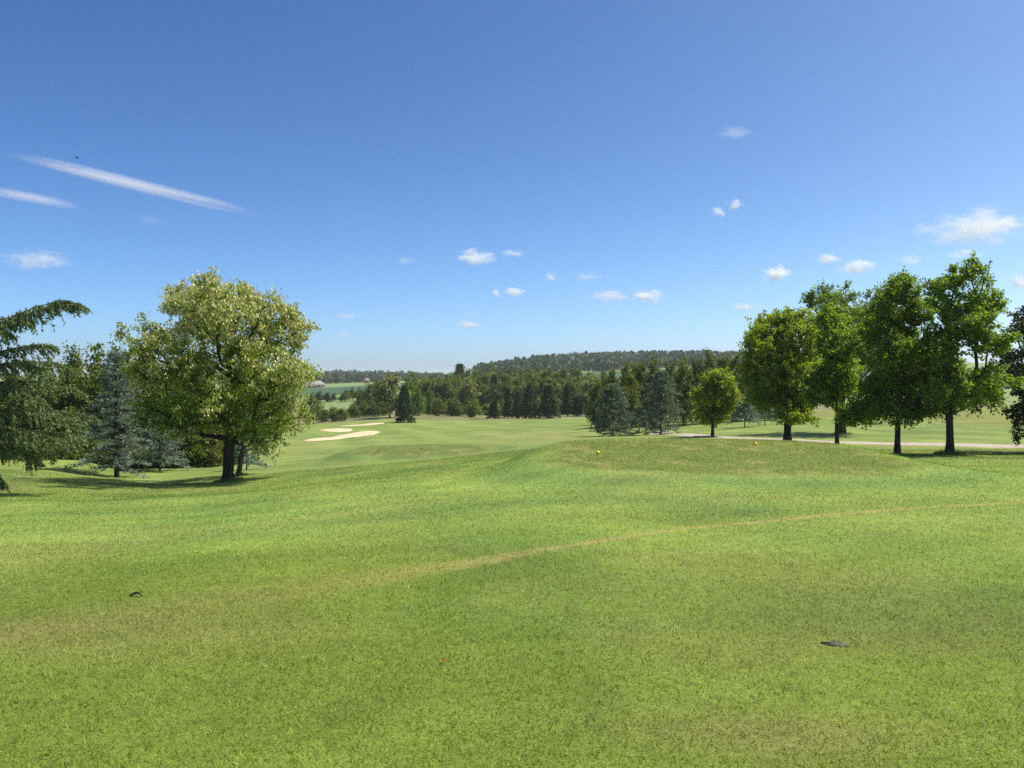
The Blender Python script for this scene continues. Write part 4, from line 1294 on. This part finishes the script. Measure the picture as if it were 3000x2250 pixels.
# ------------------------------------------------------------------ clouds: real volumes far off
def cloud_mat(name, stretch, thr, soft, scale, dens):
    m, nt, out = mat_new(name)
    L = nt.links.new
    tc = N(nt, 'ShaderNodeTexCoord')
    oi = N(nt, 'ShaderNodeObjectInfo')
    at = N(nt, 'ShaderNodeAttribute', attribute_type='OBJECT', attribute_name='dens')
    mp = N(nt, 'ShaderNodeMapping', inp={'Scale': stretch})
    L(tc.outputs['Object'], mp.inputs[0])
    off = N(nt, 'ShaderNodeMath', operation='MULTIPLY', inp={1: 57.0})
    L(oi.outputs['Random'], off.inputs[0])
    nz = N(nt, 'ShaderNodeTexNoise', noise_dimensions='4D', inp={'Scale': scale, 'Detail': 6.0, 'Roughness': 0.6})
    ns = N(nt, 'ShaderNodeAttribute', attribute_type='OBJECT', attribute_name='nscale')
    L(ns.outputs['Fac'], nz.inputs['Scale'])
    L(mp.outputs[0], nz.inputs['Vector']); L(off.outputs[0], nz.inputs['W'])
    ln = N(nt, 'ShaderNodeVectorMath', operation='LENGTH')
    L(tc.outputs['Object'], ln.inputs[0])
    a = N(nt, 'ShaderNodeMath', operation='SUBTRACT', inp={0: 1.0})
    L(ln.outputs['Value'], a.inputs[1])
    s = N(nt, 'ShaderNodeMath', operation='MULTIPLY_ADD', inp={1: 0.62})
    nc = N(nt, 'ShaderNodeMath', operation='MULTIPLY_ADD', inp={1: 1.7, 2: -0.35})
    L(nz.outputs['Fac'], nc.inputs[0])
    L(a.outputs[0], s.inputs[0]); L(nc.outputs[0], s.inputs[2])
    mr = N(nt, 'ShaderNodeMapRange', interpolation_type='SMOOTHSTEP', inp={1: thr, 2: thr + soft, 3: 0.0, 4: dens})
    L(s.outputs[0], mr.inputs[0])
    edge = N(nt, 'ShaderNodeMapRange', inp={1: 0.0, 2: 0.18, 3: 0.0, 4: 1.0})
    L(a.outputs[0], edge.inputs[0])
    m1 = N(nt, 'ShaderNodeMath', operation='MULTIPLY'); m2 = N(nt, 'ShaderNodeMath', operation='MULTIPLY')
    L(mr.outputs[0], m1.inputs[0]); L(edge.outputs[0], m1.inputs[1])
    L(m1.outputs[0], m2.inputs[0]); L(at.outputs['Fac'], m2.inputs[1])
    v = N(nt, 'ShaderNodeVolumePrincipled', inp={'Color': (1, 1, 1, 1), 'Anisotropy': 0.0, 'Density': 0.0})
    L(m2.outputs[0], v.inputs['Density'])
    L(v.outputs[0], out.inputs['Volume'])
    return m
MC = cloud_mat('cumulus', (1, 1, .8), .66, .50, 1.7, 1.0)
MS = cloud_mat('cirrus', (.5, 2.2, 2.5), .50, .75, 1.6, 1.0)

_mb = MB(); ball(_mb, 1.0, (0, 0, 0), 20, 12)
_sph = _mb.build('cloud', MC)
SPH = _sph.data
bpy.data.objects.remove(_sph)
SPH2 = SPH.copy(); SPH2.materials[0] = MS

def cloud(u, v, w, h, od, label, group='small white clouds', alt=900.0, roll=0.0, streak=False):
    d = alt / max((VH - v) / F, .02)
    o = bpy.data.objects.new('cloud', SPH2 if streak else SPH)
    COL.objects.link(o)
    o.location = [float(a) for a in pix(u, v, d)]
    sx, sz = w / 2 * d / F * 1.35, h / 2 * d / F * 1.5
    sy = sx * .8 if not streak else sz * 1.5
    o.scale = (sx, sy, sz)
    o.rotation_euler = (0, roll, 0)
    o['dens'] = float(1.05 * od / (2 * min(sy, sx)))
    o['nscale'] = 1.6 if streak else min(3.2, 1.2 + w / 110.0)
    tag(o, label, 'cloud', group)
    return o
CL = [
    (2850, 668, 290, 105, 5, 'largest white cloud with several lobes, upper right above the tallest maples'),
    (2940, 655, 130, 44, 3, 'thin right end of the largest cloud by the right edge'),
    (2825, 745, 95, 32, 2, 'faint small cloud just below the largest cloud'),
    (2275, 802, 92, 44, 8, 'compact bright cloud left of the maple tops'),
    (2430, 760, 76, 32, 4, 'small soft cloud, left of the pair above the maples'),
    (2505, 782, 96, 42, 5, 'small soft cloud, right of the pair above the maples'),
    (2665, 763, 75, 28, 2, 'faint cloud between the soft pair and the largest cloud'),
    (2990, 830, 80, 44, 4, 'small cloud cut off by the right edge'),
    (2155, 390, 110, 32, .8, 'thin high wisp alone in the upper right sky'),
    (2103, 622, 46, 30, 3, 'lower left puff of the slanting wisp right of centre'),
    (2150, 602, 52, 30, 3, 'upper right puff of the slanting wisp right of centre'),
    (1395, 754, 115, 42, 5, 'wedge-shaped small cloud in the middle of the sky'),
    (1505, 743, 85, 20, 2, 'thin flat cloud right of the wedge-shaped cloud'),
    (1790, 867, 115, 30, 4, 'flat cloud, left of the bright pair low in the middle'),
    (1895, 868, 92, 38, 7, 'bright rounded cloud, right of the pair low in the middle'),
    (1720, 812, 95, 26, 1.2, 'faint grey cloud above the low pair'),
    (1615, 811, 42, 24, 2, 'tiny puff left of the faint grey cloud'),
    (1510, 855, 68, 26, 4, 'small oval cloud below the wedge-shaped cloud'),
    (1452, 859, 28, 22, 2.5, 'tiny puff left of the small oval cloud'),
    (2180, 899, 80, 24, 3.5, 'flat low cloud just left of the maples'),
    (2238, 899, 30, 18, 2.5, 'tiny puff beside the flat low cloud near the maples'),
    (1375, 951, 80, 20, 3, 'low flat cloud near the horizon in the middle'),
    (1378, 921, 50, 16, 1, 'faint low smear above the low flat cloud'),
    (1022, 927, 70, 20, 1.5, 'faint low cloud right of the blossoming tree'),
    (1005, 979, 60, 18, 1.2, 'lowest faint cloud right of the blossoming tree'),
    (1190, 763, 60, 20, .9, 'barely visible cloud left of the wedge-shaped cloud'),
    (1990, 946, 50, 16, 1, 'barely visible low cloud above the wooded hill'),
    (112, 764, 190, 52, 2.6, 'soft low cloud at the left above the drooping conifer'),
]
for (u, v, w, h, od, lab) in CL:
    cloud(u, v, w, h, od, lab)
cloud(390, 540, 620, 32, 2.4, 'long slanting white streak of cloud in the left sky', 'cloud streaks', 2500, math.atan2(150, 620), True)
cloud(80, 578, 290, 26, 1.6, 'shorter streak of cloud at the left edge', 'cloud streaks', 2500, math.atan2(40, 220), True)
cloud(440, 645, 100, 24, .25, 'very faint wisp under the long streak of cloud', 'cloud streaks', 2500, .1, True)

# ------------------------------------------------------------------ haze: the air over the whole place
def haze():
    m, nt, out = mat_new('haze_air')
    v = N(nt, 'ShaderNodeVolumePrincipled', inp={'Color': (.86, .93, 1.0, 1), 'Density': 0.00014, 'Anisotropy': 0.2})
    nt.links.new(v.outputs[0], out.inputs['Volume'])
    mb = MB(); mb.box((-9500, -9500, -60), (9500, 9500, 75))
    tag(mb.build('haze', m), 'thin pale summer haze over the whole landscape', 'haze', kind='stuff')
haze()
